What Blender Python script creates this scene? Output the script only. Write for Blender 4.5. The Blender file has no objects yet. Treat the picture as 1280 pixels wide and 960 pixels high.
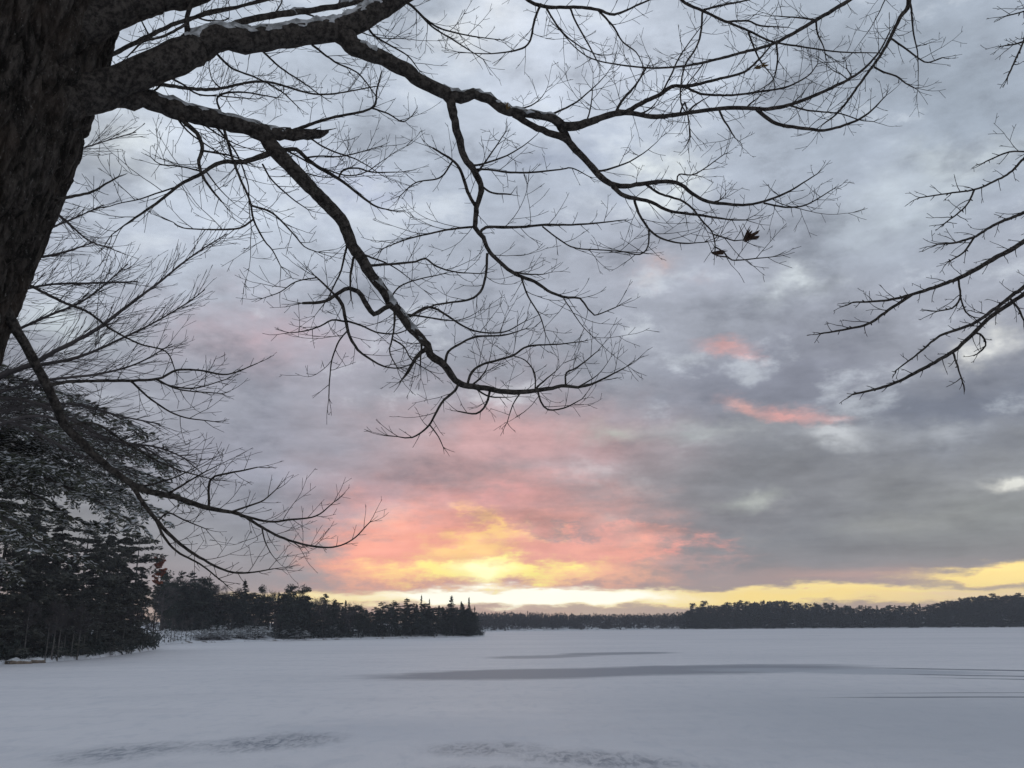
import bpy, math, random
import numpy as np
from mathutils import Vector, Matrix, Euler, noise as mnoise

rnd = random.Random(7)
R = math.radians
scene = bpy.context.scene
COL = scene.collection

# ------------------------------------------------------------------ camera
CAM_H = 3.2
F = 1107.0
PITCH = math.degrees(math.atan(301.0 / F))
ROLL = -0.35
cam_data = bpy.data.cameras.new("camera")
cam = bpy.data.objects.new("camera", cam_data)
COL.objects.link(cam)
cam_data.sensor_width = 36.0
cam_data.lens = F / 1280.0 * 36.0
cam_data.clip_start = 0.05
cam_data.clip_end = 8000.0
CAM_ROT = (Matrix.Rotation(R(90 + PITCH), 3, 'X') @ Matrix.Rotation(R(ROLL), 3, 'Z'))
cam.matrix_world = Matrix.Translation((0, 0, CAM_H)) @ CAM_ROT.to_4x4()
scene.camera = cam


def ray(px, py):
    return (CAM_ROT @ Vector(((px - 640.0) / F, (480.0 - py) / F, -1.0)))


def at(px, py, Y):
    d = ray(px, py)
    return Vector((0, 0, CAM_H)) + d * (Y / d.y)


def depth_of(p):
    return (CAM_ROT.transposed() @ (Vector(p) - Vector((0, 0, CAM_H)))).z * -1.0


def ground(px, py):
    d = ray(px, py)
    t = -CAM_H / d.z
    return Vector((0, 0, CAM_H)) + d * t


def azel(px, py):
    d = ray(px, py).normalized()
    return math.degrees(math.atan2(d.x, d.y)), math.degrees(math.asin(d.z))


def lin(c):
    out = []
    for v in c[:3]:
        v /= 255.0  # values over 255 are brighter than white
        out.append(v / 12.92 if v <= 0.04045 else ((v + 0.055) / 1.055) ** 2.4)
    return tuple(out) + (1.0,)


# ------------------------------------------------------------------ node helper
class G:
    """A small expression builder over a node tree."""
    def __init__(self, tree):
        self.t = tree

    def n(self, kind, **props):
        nd = self.t.nodes.new(kind)
        for k, v in props.items():
            setattr(nd, k, v)
        return nd

    def put(self, sock, v):
        if isinstance(v, bpy.types.NodeSocket):
            self.t.links.new(v, sock)
        else:
            sock.default_value = v

    def m(self, op, a, b=0.0, c=None, clamp=False):
        nd = self.n('ShaderNodeMath', operation=op, use_clamp=clamp)
        self.put(nd.inputs[0], a)
        self.put(nd.inputs[1], b)
        if c is not None:
            self.put(nd.inputs[2], c)
        return nd.outputs[0]

    def v(self, op, a, b=None, scale=None):
        nd = self.n('ShaderNodeVectorMath', operation=op)
        self.put(nd.inputs[0], a)
        if b is not None:
            self.put(nd.inputs[1], b)
        if scale is not None:
            self.put(nd.inputs['Scale'], scale)
        return nd.outputs['Value'] if op in ('LENGTH', 'DOT_PRODUCT') else nd.outputs[0]

    def xyz(self, x, y, z):
        nd = self.n('ShaderNodeCombineXYZ')
        for s, q in zip(nd.inputs, (x, y, z)):
            self.put(s, q)
        return nd.outputs[0]

    def sep(self, a):
        nd = self.n('ShaderNodeSeparateXYZ')
        self.put(nd.inputs[0], a)
        return nd.outputs

    def noise(self, vec, scale, detail=4.0, rough=0.5, dist=0.0):
        nd = self.n('ShaderNodeTexNoise')
        self.put(nd.inputs['Vector'], vec)
        nd.inputs['Scale'].default_value = scale
        nd.inputs['Detail'].default_value = detail
        nd.inputs['Roughness'].default_value = rough
        nd.inputs['Distortion'].default_value = dist
        return nd.outputs

    def mix(self, fac, a, b, blend='MIX'):
        nd = self.n('ShaderNodeMixRGB', blend_type=blend)
        self.put(nd.inputs[0], fac)
        self.put(nd.inputs[1], a)
        self.put(nd.inputs[2], b)
        return nd.outputs[0]

    def sm(self, x, lo, hi, a=0.0, b=1.0):
        nd = self.n('ShaderNodeMapRange', interpolation_type='SMOOTHSTEP')
        self.put(nd.inputs[0], x)
        nd.inputs[1].default_value = lo
        nd.inputs[2].default_value = hi
        nd.inputs[3].default_value = a
        nd.inputs[4].default_value = b
        return nd.outputs[0]

    def ramp(self, x, stops):
        nd = self.n('ShaderNodeValToRGB')
        self.put(nd.inputs[0], x)
        el = nd.color_ramp.elements
        while len(el) < len(stops):
            el.new(0.5)
        for e, (p, c) in zip(el, stops):
            e.position = p
            e.color = c
        return nd.outputs[0]

    def blob(self, vec, x, y, sx, sy, rot=0.0, soft=True):
        mp = self.n('ShaderNodeMapping', vector_type='TEXTURE')
        self.put(mp.inputs[0], vec)
        mp.inputs[1].default_value = (x, y, 0)
        mp.inputs[2].default_value = (0, 0, R(rot))
        mp.inputs[3].default_value = (sx, sy, 1)
        gr = self.n('ShaderNodeTexGradient', gradient_type='QUADRATIC_SPHERE' if soft else 'SPHERICAL')
        self.put(gr.inputs[0], mp.outputs[0])
        return gr.outputs['Fac']


# ------------------------------------------------------------------ sky
SUN_AZ, SUN_EL = azel(605, 716)
world = bpy.data.worlds.new("World")
scene.world = world
world.use_nodes = True
wt = world.node_tree
wt.nodes.clear()
g = G(wt)
tc = g.n('ShaderNodeTexCoord')
D = g.v('NORMALIZE', tc.outputs['Generated'])
dx, dy, dz = g.sep(D)
AZ = g.m('MULTIPLY', g.m('ARCTAN2', dx, dy), 180 / math.pi)
EL = g.m('MULTIPLY', g.m('ARCSINE', dz), 180 / math.pi)
# a cloud layer overhead: the view direction met with a high plane
den = g.m('ADD', g.m('MAXIMUM', dz, 0.0), 0.10)
PX = g.m('DIVIDE', dx, den)
PY = g.m('DIVIDE', dy, den)
CP = g.xyz(PX, PY, 0.0)
wcol = g.noise(CP, 1.1, 3.0, 0.55)[1]
wofs = g.v('SUBTRACT', wcol, (0.5, 0.5, 0.5))
wfine = g.v('SUBTRACT', g.noise(CP, 4.0, 4.0, 0.6)[1], (0.5, 0.5, 0.5))
# the warp shrinks towards the horizon, as the cloud layer itself does
wamp = g.sm(EL, 0.0, 20.0, 0.12, 1.0)
ANG = g.xyz(AZ, EL, 0.0)
w1 = g.v('MULTIPLY', g.v('SCALE', wofs, scale=wamp), (14.0, 7.0, 0))
w2 = g.v('MULTIPLY', g.v('SCALE', wfine, scale=wamp), (7.0, 4.2, 0))
DN = g.v('MULTIPLY', D, (1.0, 1.0, 1.7))
wcell = g.v('SUBTRACT', g.noise(DN, 7.5, 5.0, 0.62)[1], (0.5, 0.5, 0.5))
w3 = g.v('MULTIPLY', g.v('SCALE', wcell, scale=wamp), (16.0, 10.0, 0))
WP = g.v('ADD', ANG, g.v('ADD', g.v('SCALE', w1, scale=0.5), w3))
wsm = g.v('SUBTRACT', g.noise(g.v('MULTIPLY', D, (1.0, 1.0, 2.4)), 22.0, 5.0, 0.65)[1], (0.5, 0.5, 0.5))
WS = g.v('ADD', ANG, g.v('MULTIPLY', wsm, (3.4, 2.2, 0)))
WL = g.v('ADD', ANG, g.v('MULTIPLY', g.v('SUBTRACT', g.noise(g.v('MULTIPLY', ANG, (0.16, 0.9, 1)), 1.0, 5.0, 0.6)[1],
                                      (0.5, 0.5, 0.5)), (7.0, 1.9, 0)))

base = g.ramp(g.m('DIVIDE', EL, 90.0, clamp=True), [
    (0.0, lin((208, 184, 170))), (0.9 / 90, lin((206, 180, 165))), (2.6 / 90, lin((172, 160, 162))),
    (5.0 / 90, lin((150, 150, 154))), (10.0 / 90, lin((148, 152, 162))), (15.0 / 90, lin((158, 162, 176))),
    (20.0 / 90, lin((168, 174, 190))), (28.0 / 90, lin((178, 188, 206))), (42.0 / 90, lin((176, 187, 204))), (1.0, lin((168, 178, 194)))])
sky = base


def paint(vec, x, y, w, h, rot, col, amt):
    """lay one lit or shaded cloud bank: centre and half-size in photo pixels turned to sky angles"""
    global sky
    a, e = azel(x, y)
    f = g.blob(vec, a, e, w / 19.3, h / 19.3, rot)
    sky = g.mix(g.m('MULTIPLY', f, amt, clamp=True), sky, lin(col))


# broad tones of the cloud deck
paint(WP, 250, 200, 440, 330, 0, (202, 212, 230), 1.4)
paint(WP, 700, 70, 420, 230, 0, (203, 212, 230), 1.4)
paint(WP, 1200, 130, 330, 260, 0, (160, 171, 188), 1.3)
paint(WP, 330, 560, 330, 260, 0, (160, 162, 178), 1.3)
paint(WP, 330, 425, 230, 90, -4, (196, 174, 186), 0.8)
paint(WP, 960, 470, 300, 110, 0, (138, 142, 158), 1.5)
paint(WP, 1230, 500, 220, 110, 0, (122, 128, 144), 1.6)
paint(WP, 980, 640, 420, 150, 0, (136, 138, 146), 1.6)
paint(WP, 1240, 640, 260, 110, 0, (146, 149, 152), 1.2)
paint(WP, 800, 330, 260, 150, 0, (174, 178, 194), 1.0)
# veiled pink above the glow
paint(WP, 640, 560, 330, 130, 0, (206, 168, 172), 1.4)
paint(WP, 470, 630, 170, 90, 0, (205, 165, 172), 1.0)
paint(WP, 760, 640, 240, 60, -6, (160, 150, 156), 1.0)
paint(WP, 640, 620, 260, 40, 3, (165, 152, 158), 0.9)
# bright rifts
for (x, y, w, h, rot, c, am) in (
        (830, 215, 70, 50, 0, (228, 236, 244), 1.3), (1000, 345, 90, 45, 0, (214, 222, 232), 1.4),
        (570, 60, 120, 60, 0, (224, 230, 240), 1.2), (130, 180, 120, 90, 0, (222, 230, 240), 1.2), (1180, 210, 120, 50, -5, (190, 200, 212), 1.2), (1275, 405, 70, 40, 0, (222, 224, 226), 1.2),
        (1045, 552, 85, 24, 0, (196, 200, 208), 1.6), (1242, 598, 40, 12, 0, (226, 226, 222), 1.7),
        (930, 625, 70, 16, 5, (176, 180, 180), 1.4), (760, 545, 90, 36, -10, (190, 188, 186), 1.2),
        (880, 545, 130, 30, 0, (172, 176, 182), 1.2), (640, 20, 110, 70, 0, (222, 228, 240), 1.2),
        (60, 390, 120, 60, 0, (205, 215, 225), 1.2), (1100, 255, 130, 60, 0, (188, 198, 212), 1.2),
        (700, 200, 200, 60, 0, (168, 178, 200), 1.0), (440, 250, 160, 80, 0, (182, 190, 214), 1.0),
        (1180, 540, 120, 30, 0, (170, 175, 186), 1.1), (1130, 655, 150, 24, 0, (160, 162, 164), 1.2)):
    paint(WP, x, y, w, h, rot, c, am)
# pink-lit edges
paint(WS, 930, 506, 42, 17, -22, (214, 174, 174), 1.4)
paint(WS, 985, 518, 75, 16, -8, (224, 172, 172), 1.5)
paint(WS, 1035, 524, 45, 10, -3, (200, 168, 172), 1.2)
paint(WS, 905, 432, 58, 17, -4, (206, 168, 172), 1.5)
paint(WS, 940, 442, 30, 15, -25, (208, 168, 172), 1.1)
paint(WP, 810, 345, 60, 40, 0, (196, 182, 188), 1.0)
# the glow round the sun
TORN = g.v('ADD', WL, g.v('MULTIPLY', wsm, (9.0, 3.4, 0)))
paint(TORN, 625, 686, 300, 110, 0, (248, 176, 164), 2.0)
paint(TORN, 500, 690, 160, 85, 14, (256, 176, 158), 1.7)
paint(TORN, 770, 696, 150, 48, 0, (250, 176, 162), 1.5)
paint(TORN, 620, 620, 190, 50, 0, (226, 166, 166), 0.9)
paint(TORN, 850, 680, 75, 11, 4, (238, 166, 158), 1.1)
paint(TORN, 780, 664, 110, 12, 6, (244, 174, 164), 1.0)
paint(TORN, 700, 660, 140, 14, -3, (172, 154, 158), 0.8)
paint(TORN, 860, 704, 110, 10, 0, (190, 162, 162), 0.9)
paint(TORN, 520, 718, 150, 26, 3, (272, 204, 158), 1.5)
paint(TORN, 710, 718, 190, 22, 0, (270, 204, 166), 1.4)
paint(TORN, 590, 684, 110, 28, 8, (268, 216, 150), 1.6)
paint(TORN, 607, 666, 40, 54, 0, (268, 218, 152), 1.6)
paint(TORN, 648, 668, 60, 15, 6, (260, 208, 164), 1.1)
paint(TORN, 612, 715, 170, 26, 0, (278, 256, 156), 2.5)
paint(WS, 605, 714, 62, 24, 0, (290, 284, 220), 1.6)
paint(WL, 1060, 722, 360, 22, 0, (196, 168, 164), 1.2)
# the clear strip under the deck
WT = g.v('ADD', WL, g.v('MULTIPLY', wsm, (5.0, 0.9, 0)))
paint(WT, 800, 747, 660, 15, 0, (285, 256, 178), 5.0)
paint(WT, 1040, 746, 280, 14, 0, (288, 254, 158), 2.0)
paint(WT, 650, 747, 270, 16, 0, (305, 302, 284), 4.5)
paint(WT, 1250, 716, 130, 13, 1, (286, 254, 166), 3.0)
paint(WT, 1250, 744, 220, 12, 0, (268, 238, 188), 2.0)
paint(WT, 730, 763, 250, 8, 0, (214, 190, 172), 0.9)

# body of the clouds: light and dark rolls, puffs high up and streaks low down
n1 = g.noise(g.v('MULTIPLY', D, (1.0, 1.0, 2.0)), 8.5, 8.0, 0.62, 0.12)[0]
n2 = g.noise(g.v('MULTIPLY', D, (1.0, 1.0, 2.4)), 24.0, 7.0, 0.63, 0.1)[0]
n3 = g.noise(g.v('MULTIPLY', CP, (0.75, 1.0, 1.0)), 2.2, 6.0, 0.56, 0.4)[0]
amp1 = g.sm(EL, 0.8, 7.0, 0.05, 0.84)
f1 = g.m('ADD', 1.0, g.m('MULTIPLY', g.m('SUBTRACT', n1, 0.5), amp1))
f1 = g.m('ADD', f1, g.m('MULTIPLY', g.m('SUBTRACT', n3, 0.5), g.m('MULTIPLY', amp1, 0.55)))
f2 = g.m('ADD', f1, g.m('MULTIPLY', g.m('SUBTRACT', n2, 0.5), g.m('MULTIPLY', amp1, 0.55)))
n4 = g.noise(g.v('MULTIPLY', ANG, (0.10, 0.85, 1)), 1.0, 6.0, 0.62, 0.5)[0]
f2 = g.m('ADD', f2, g.m('MULTIPLY', g.m('SUBTRACT', n4, 0.5), g.m('MULTIPLY', g.sm(EL, 1.6, 4.0), g.sm(EL, 10.0, 18.0, 0.42, 0.06))))
# thin places let more of the high light through
rift = g.m('MULTIPLY', g.sm(n1, 0.55, 0.70), g.sm(EL, 3.5, 16.0, 0.0, 0.46))
brim = g.m('MULTIPLY', g.sm(n1, 0.46, 0.30), g.sm(EL, 3.5, 14.0, 0.0, 0.34))
sky = g.mix(brim, sky, lin((128, 134, 150)))
sky = g.mix(rift, sky, lin((216, 224, 236)))
sky = g.v('MULTIPLY', g.v('SCALE', sky, scale=f2), (1.0, 1.0, 0.965))
bk = g.n('ShaderNodeBackground')
g.put(bk.inputs['Color'], sky)
bk.inputs['Strength'].default_value = 1.0
ns = g.n('ShaderNodeTexSky', sky_type='NISHITA')
ns.sun_disc = False
ns.sun_elevation = R(SUN_EL)
ns.sun_rotation = R(SUN_AZ)
bk2 = g.n('ShaderNodeBackground')
g.put(bk2.inputs['Color'], ns.outputs[0])
bk2.inputs['Strength'].default_value = 0.05
thin = g.sm(n1, 0.55, 0.80, 0.0, 0.12)
mx = g.n('ShaderNodeMixShader')
g.put(mx.inputs[0], thin)
wt.links.new(bk.outputs[0], mx.inputs[1])
wt.links.new(bk2.outputs[0], mx.inputs[2])
wo = g.n('ShaderNodeOutputWorld')
wt.links.new(mx.outputs[0], wo.inputs['Surface'])
world.cycles.sampling_method = 'MANUAL'
world.cycles.sample_map_resolution = 1024

# ------------------------------------------------------------------ sun, veiled by the clouds
sd = bpy.data.lights.new("sun", 'SUN')
sd.energy = 0.12
sd.angle = R(12)
sd.color = (1.0, 0.72, 0.5)
sun = bpy.data.objects.new("sun", sd)
COL.objects.link(sun)
sdir = Vector((math.sin(R(SUN_AZ)) * math.cos(R(SUN_EL)), math.cos(R(SUN_AZ)) * math.cos(R(SUN_EL)), math.sin(R(SUN_EL))))
sun.rotation_euler = sdir.to_track_quat('Z', 'Y').to_euler()

vs = scene.view_settings
vs.view_transform = 'Standard'
vs.look = 'None'
vs.gamma = 1.0
vs.exposure = 0.0
vs.use_curve_mapping = False
scene.cycles.max_bounces = 5
scene.cycles.volume_bounces = 0
scene.cycles.use_denoising = True


# ------------------------------------------------------------------ materials
def material(name, build):
    m = bpy.data.materials.new(name)
    m.use_nodes = True
    t = m.node_tree
    b = t.nodes['Principled BSDF']
    build(G(t), b)
    return m


def two_tone(name, a, b_, scale, rough=0.9, bump=0.0, bscale=None, stretch=(1, 1, 1), spec=0.2):
    def f(q, b):
        co = q.v('MULTIPLY', q.n('ShaderNodeTexCoord').outputs['Object'], stretch)
        n = q.noise(co, scale, 5.0, 0.6)[0]
        q.put(b.inputs['Base Color'], q.mix(q.sm(n, 0.32, 0.68), a + (1,), b_ + (1,)))
        b.inputs['Roughness'].default_value = rough
        b.inputs['Specular IOR Level'].default_value = spec
        if bump:
            bp = q.n('ShaderNodeBump')
            bp.inputs['Strength'].default_value = bump
            bp.inputs['Distance'].default_value = 0.01
            q.put(bp.inputs['Height'], q.noise(co, bscale or scale * 4, 5.0, 0.65)[0])
            q.put(b.inputs['Normal'], bp.outputs[0])
    return material(name, f)


def trunk_mat(q, b):
    co = q.n('ShaderNodeTexCoord').outputs['Object']
    st = q.v('MULTIPLY', co, (1, 1, 0.32))
    n = q.noise(st, 34.0, 6.0, 0.7)[0]
    sp = q.noise(q.v('MULTIPLY', co, (1, 1, 0.5)), 95.0, 4.0, 0.7)[0]
    big = q.noise(co, 3.0, 4.0, 0.6)[0]
    c = q.mix(q.sm(n, 0.38, 0.66), (0.017, 0.015, 0.013, 1), (0.088, 0.075, 0.064, 1))
    c = q.mix(q.sm(big, 0.5, 0.75, 0.0, 0.5), c, (0.085, 0.060, 0.044, 1))
    c = q.mix(q.sm(sp, 0.58, 0.74, 0.0, 0.8), c, (0.22, 0.21, 0.19, 1))
    q.put(b.inputs['Base Color'], c)
    b.inputs['Roughness'].default_value = 0.95
    b.inputs['Specular IOR Level'].default_value = 0.1
    bp = q.n('ShaderNodeBump')
    bp.inputs['Strength'].default_value = 1.0
    bp.inputs['Distance'].default_value = 0.02
    q.put(bp.inputs['Height'], q.m('ADD', n, q.m('MULTIPLY', sp, 0.5)))
    q.put(b.inputs['Normal'], bp.outputs[0])
M_TRUNK = material('rough_bark', trunk_mat)
def limb_mat(q, b):
    co = q.n('ShaderNodeTexCoord').outputs['Object']
    n = q.noise(co, 42.0, 6.0, 0.72)[0]
    sp = q.noise(co, 80.0, 4.0, 0.7)[0]
    lich = q.noise(co, 7.0, 5.0, 0.7)[0]
    c = q.mix(q.sm(n, 0.38, 0.64), (0.024, 0.021, 0.019, 1), (0.092, 0.080, 0.069, 1))
    c = q.mix(q.sm(sp, 0.60, 0.74, 0.0, 0.6), c, (0.16, 0.155, 0.14, 1))
    c = q.mix(q.sm(lich, 0.60, 0.72, 0.0, 0.3), c, (0.10, 0.105, 0.08, 1))
    q.put(b.inputs['Base Color'], c)
    b.inputs['Roughness'].default_value = 0.92
    b.inputs['Specular IOR Level'].default_value = 0.12
    bp = q.n('ShaderNodeBump')
    bp.inputs['Strength'].default_value = 0.9
    bp.inputs['Distance'].default_value = 0.012
    q.put(bp.inputs['Height'], q.m('ADD', n, q.m('MULTIPLY', sp, 0.5)))
    q.put(b.inputs['Normal'], bp.outputs[0])
M_BARK = material('branch_bark', limb_mat)
M_BARK2 = two_tone('grey_bark', (0.045, 0.042, 0.040), (0.10, 0.092, 0.085), 3.0, 0.9)
M_SNOW = two_tone('branch_snow', (0.42, 0.43, 0.43), (0.72, 0.73, 0.75), 16.0, 0.7, 0.5, 60.0)
M_LIMBSNOW = two_tone('crusted_snow', (0.20, 0.205, 0.20), (0.55, 0.56, 0.56), 30.0, 0.8, 0.7, 70.0)  # darker copy of the snow, its shade on the limbs put into the colour
M_LEAF = two_tone('dead_leaf_brown', (0.022, 0.012, 0.009), (0.065, 0.034, 0.021), 30.0, 0.8)
M_TANLEAF = two_tone('dead_leaf_tan', (0.10, 0.065, 0.025), (0.22, 0.14, 0.06), 30.0, 0.8)
M_NEEDLE = two_tone('hemlock_needles', (0.042, 0.047, 0.034), (0.115, 0.120, 0.088), 1.6, 0.8)
M_PINE = two_tone('pine_needles', (0.024, 0.031, 0.025), (0.058, 0.070, 0.054), 0.5, 0.85)
M_NEAR = two_tone('snow_dulled_needles', (0.036, 0.038, 0.033), (0.090, 0.092, 0.076), 0.6, 0.85)  # needle colour lightened, painting lifted shadows into the near stand
M_SPRUCE = two_tone('spruce_needles', (0.022, 0.028, 0.024), (0.050, 0.060, 0.050), 0.5, 0.85)
M_RUST = two_tone('rusty_leaves', (0.16, 0.040, 0.016), (0.30, 0.085, 0.035), 2.0, 0.8)
M_TWIGWOOD = two_tone('winter_twigs', (0.045, 0.040, 0.040), (0.11, 0.098, 0.095), 0.6, 0.9)
M_PALE = two_tone('pale_bark', (0.08, 0.074, 0.07), (0.19, 0.178, 0.165), 2.0, 0.9)
M_ROCK = two_tone('shore_rock', (0.09, 0.075, 0.06), (0.22, 0.17, 0.13), 2.5, 0.9, 0.6, 8.0)


def land_mat(q, b):
    co = q.n('ShaderNodeTexCoord').outputs['Object']
    n = q.noise(co, 0.55, 6.0, 0.65)[0]
    leaf = q.noise(co, 3.0, 5.0, 0.7)[0]
    brown = q.mix(leaf, (0.05, 0.042, 0.035, 1), (0.16, 0.13, 0.10, 1))
    q.put(b.inputs['Base Color'], q.mix(q.sm(n, 0.52, 0.66), (0.68, 0.69, 0.72, 1), brown))
    b.inputs['Roughness'].default_value = 0.9
M_LAND = material('snowy_forest_floor', land_mat)


def bank_mat(q, b):
    co = q.n('ShaderNodeTexCoord').outputs['Object']
    n = q.noise(co, 2.0, 6.0, 0.65)[0]
    q.put(b.inputs['Base Color'], q.mix(q.sm(n, 0.3, 0.7), (0.74, 0.77, 0.82, 1), (0.60, 0.62, 0.66, 1)))
    b.inputs['Roughness'].default_value = 0.8
    bp = q.n('ShaderNodeBump')
    bp.inputs['Strength'].default_value = 0.5
    q.put(bp.inputs['Height'], n)
    q.put(b.inputs['Normal'], bp.outputs[0])
M_BANK = material('trodden_snow', bank_mat)


def ice_mat(q, b):
    co = q.n('ShaderNodeTexCoord').outputs['Object']
    big = q.noise(q.v('MULTIPLY', co, (0.012, 0.03, 1)), 1.0, 5.0, 0.55)[0]
    mid = q.noise(q.v('MULTIPLY', co, (0.10, 0.22, 1)), 1.0, 5.0, 0.6)[0]
    fine = q.noise(co, 2.6, 6.0, 0.68)[0]
    ripple = q.noise(q.v('MULTIPLY', co, (2.2, 0.75, 1)), 1.6, 6.0, 0.72, 0.9)[0]
    crust = q.noise(q.v('MULTIPLY', co, (1.6, 0.7, 1)), 0.8, 7.0, 0.7, 0.6)[0]
    grain = q.noise(co, 14.0, 4.0, 0.75)[0]
    c = q.mix(q.sm(big, 0.3, 0.7), (0.72, 0.70, 0.715, 1), (0.63, 0.62, 0.64, 1))
    c = q.mix(q.sm(mid, 0.45, 0.75, 0.0, 0.5), c, (0.55, 0.545, 0.57, 1))
    c = q.mix(q.sm(fine, 0.5, 0.8, 0.0, 0.25), c, (0.52, 0.53, 0.57, 1))
    c = q.mix(q.sm(crust, 0.48, 0.66, 0.0, 0.42), c, (0.50, 0.515, 0.56, 1))
    c = q.mix(q.sm(grain, 0.56, 0.78, 0.0, 0.35), c, (0.42, 0.43, 0.46, 1))
    # broad darker tones, mottling and blown-clear ice, keyed to places on the lake
    wob = q.v('MULTIPLY', q.v('SUBTRACT', q.noise(q.v('MULTIPLY', co, (0.06, 0.16, 1)), 1.0, 5.0, 0.6)[1], (0.5, 0.5, 0.5)), (9.0, 6.5, 0))
    rag = q.v('MULTIPLY', q.v('SUBTRACT', q.noise(q.v('MULTIPLY', co, (0.35, 0.8, 1)), 1.0, 6.0, 0.7)[1], (0.5, 0.5, 0.5)), (7.0, 4.2, 0))
    wc = q.v('ADD', q.v('ADD', co, wob), rag)
    bare = None

    def patch(pts, col, amt, src=wc, soft=True, tex=None, pw=1.0):
        nonlocal c
        p0, p1, (ya, yb) = pts
        a0 = ground(p0, (ya + yb) / 2)
        a1 = ground(p1, (ya + yb) / 2)
        n0, n1_ = ground((p0 + p1) / 2, yb).y, ground((p0 + p1) / 2, ya).y
        cx, cy = (a0.x + a1.x) / 2, (n0 + n1_) / 2
        f = q.blob(src, cx, cy, abs(a1.x - a0.x) / 2 * 1.15, max(0.05, (n1_ - n0) / 2 * 1.25),
                   math.degrees(math.atan2(a1.y - a0.y, a1.x - a0.x)), False)
        f = q.sm(f, 0.04, 0.55)
        if tex is not None:
            f = q.m('MULTIPLY', f, tex)
        c = q.mix(q.m('MULTIPLY', f, amt, clamp=True), c, col)
    grey = (0.36, 0.38, 0.42, 1)
    def streak(e0, e1, half, col, amt, src=wc, tex=None, lo=0.04, hi=0.45):
        nonlocal c
        a0, a1 = ground(*e0), ground(*e1)
        cx, cy = (a0.x + a1.x) / 2, (a0.y + a1.y) / 2
        f = q.blob(src, cx, cy, (a1 - a0).length / 2, half, math.degrees(math.atan2(a1.y - a0.y, a1.x - a0.x)), False)
        f = q.sm(f, lo, hi)
        if tex is not None:
            f = q.m('MULTIPLY', f, tex)
        c = q.mix(q.m('MULTIPLY', f, amt, clamp=True), c, col)
    streak((600, 960), (1700, 880), 26.0, (0.43, 0.445, 0.48, 1), 0.7, lo=0.0, hi=0.9)  # broad soft darker tone over the right foreground
    streak((250, 930), (800, 905), 9.0, (0.52, 0.54, 0.59, 1), 0.6, lo=0.0, hi=0.9)
    dark = (0.27, 0.28, 0.315, 1)
    streak((400, 847), (880, 838), 8.0, dark, 1.0)
    streak((600, 843), (1120, 831), 8.5, dark, 1.0)
    streak((820, 836), (1300, 842), 5.0, (0.40, 0.42, 0.46, 1), 0.8)
    streak((590, 824), (770, 818), 5.0, dark, 0.8)
    streak((680, 819), (860, 815), 5.5, dark, 0.9)
    small = q.v('ADD', co, q.v('MULTIPLY', q.v('SUBTRACT', q.noise(q.v('MULTIPLY', co, (0.05, 0.2, 1)), 1.0, 4.0, 0.6)[1], (0.5, 0.5, 0.5)), (3, 1.6, 0)))
    line = (0.16, 0.175, 0.20, 1)
    streak((1030, 834), (1500, 842), 1.0, line, 0.95, small)
    streak((1080, 842), (1500, 849), 0.75, line, 0.95, small)
    streak((1130, 846), (1500, 855), 0.6, line, 0.9, small)
    streak((1000, 872), (1400, 871), 0.42, line, 0.9, small)
    streak((1020, 867), (1500, 865), 0.30, line, 0.7, small)
    streak((985, 795), (1050, 794), 3.0, (0.42, 0.45, 0.50, 1), 0.6, small)
    mott = q.sm(ripple, 0.42, 0.64, 0.30, 1.0)
    pit = (0.19, 0.21, 0.25, 1)
    streak((235, 948), (405, 910), 2.4, pit, 1.0, small, mott, 0.0, 0.75)
    streak((40, 965), (245, 922), 2.0, pit, 0.85, small, mott, 0.0, 0.75)
    streak((500, 934), (700, 938), 2.2, pit, 0.85, small, mott, 0.0, 0.75)
    streak((620, 936), (920, 966), 2.0, pit, 0.9, small, mott, 0.0, 0.75)
    streak((440, 965), (820, 985), 2.5, pit, 0.7, small, mott, 0.0, 0.75)
    q.put(b.inputs['Base Color'], c)
    b.inputs['Roughness'].default_value = 0.62
    b.inputs['Specular IOR Level'].default_value = 0.3
    bp = q.n('ShaderNodeBump')
    bp.inputs['Strength'].default_value = 0.6
    bp.inputs['Distance'].default_value = 0.07
    q.put(bp.inputs['Height'], q.m('ADD', q.m('ADD', fine, q.m('MULTIPLY', mid, 2.0)), q.m('MULTIPLY', crust, 1.5)))
    q.put(b.inputs['Normal'], bp.outputs[0])
M_ICE = material('snow_on_ice', ice_mat)


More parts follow.
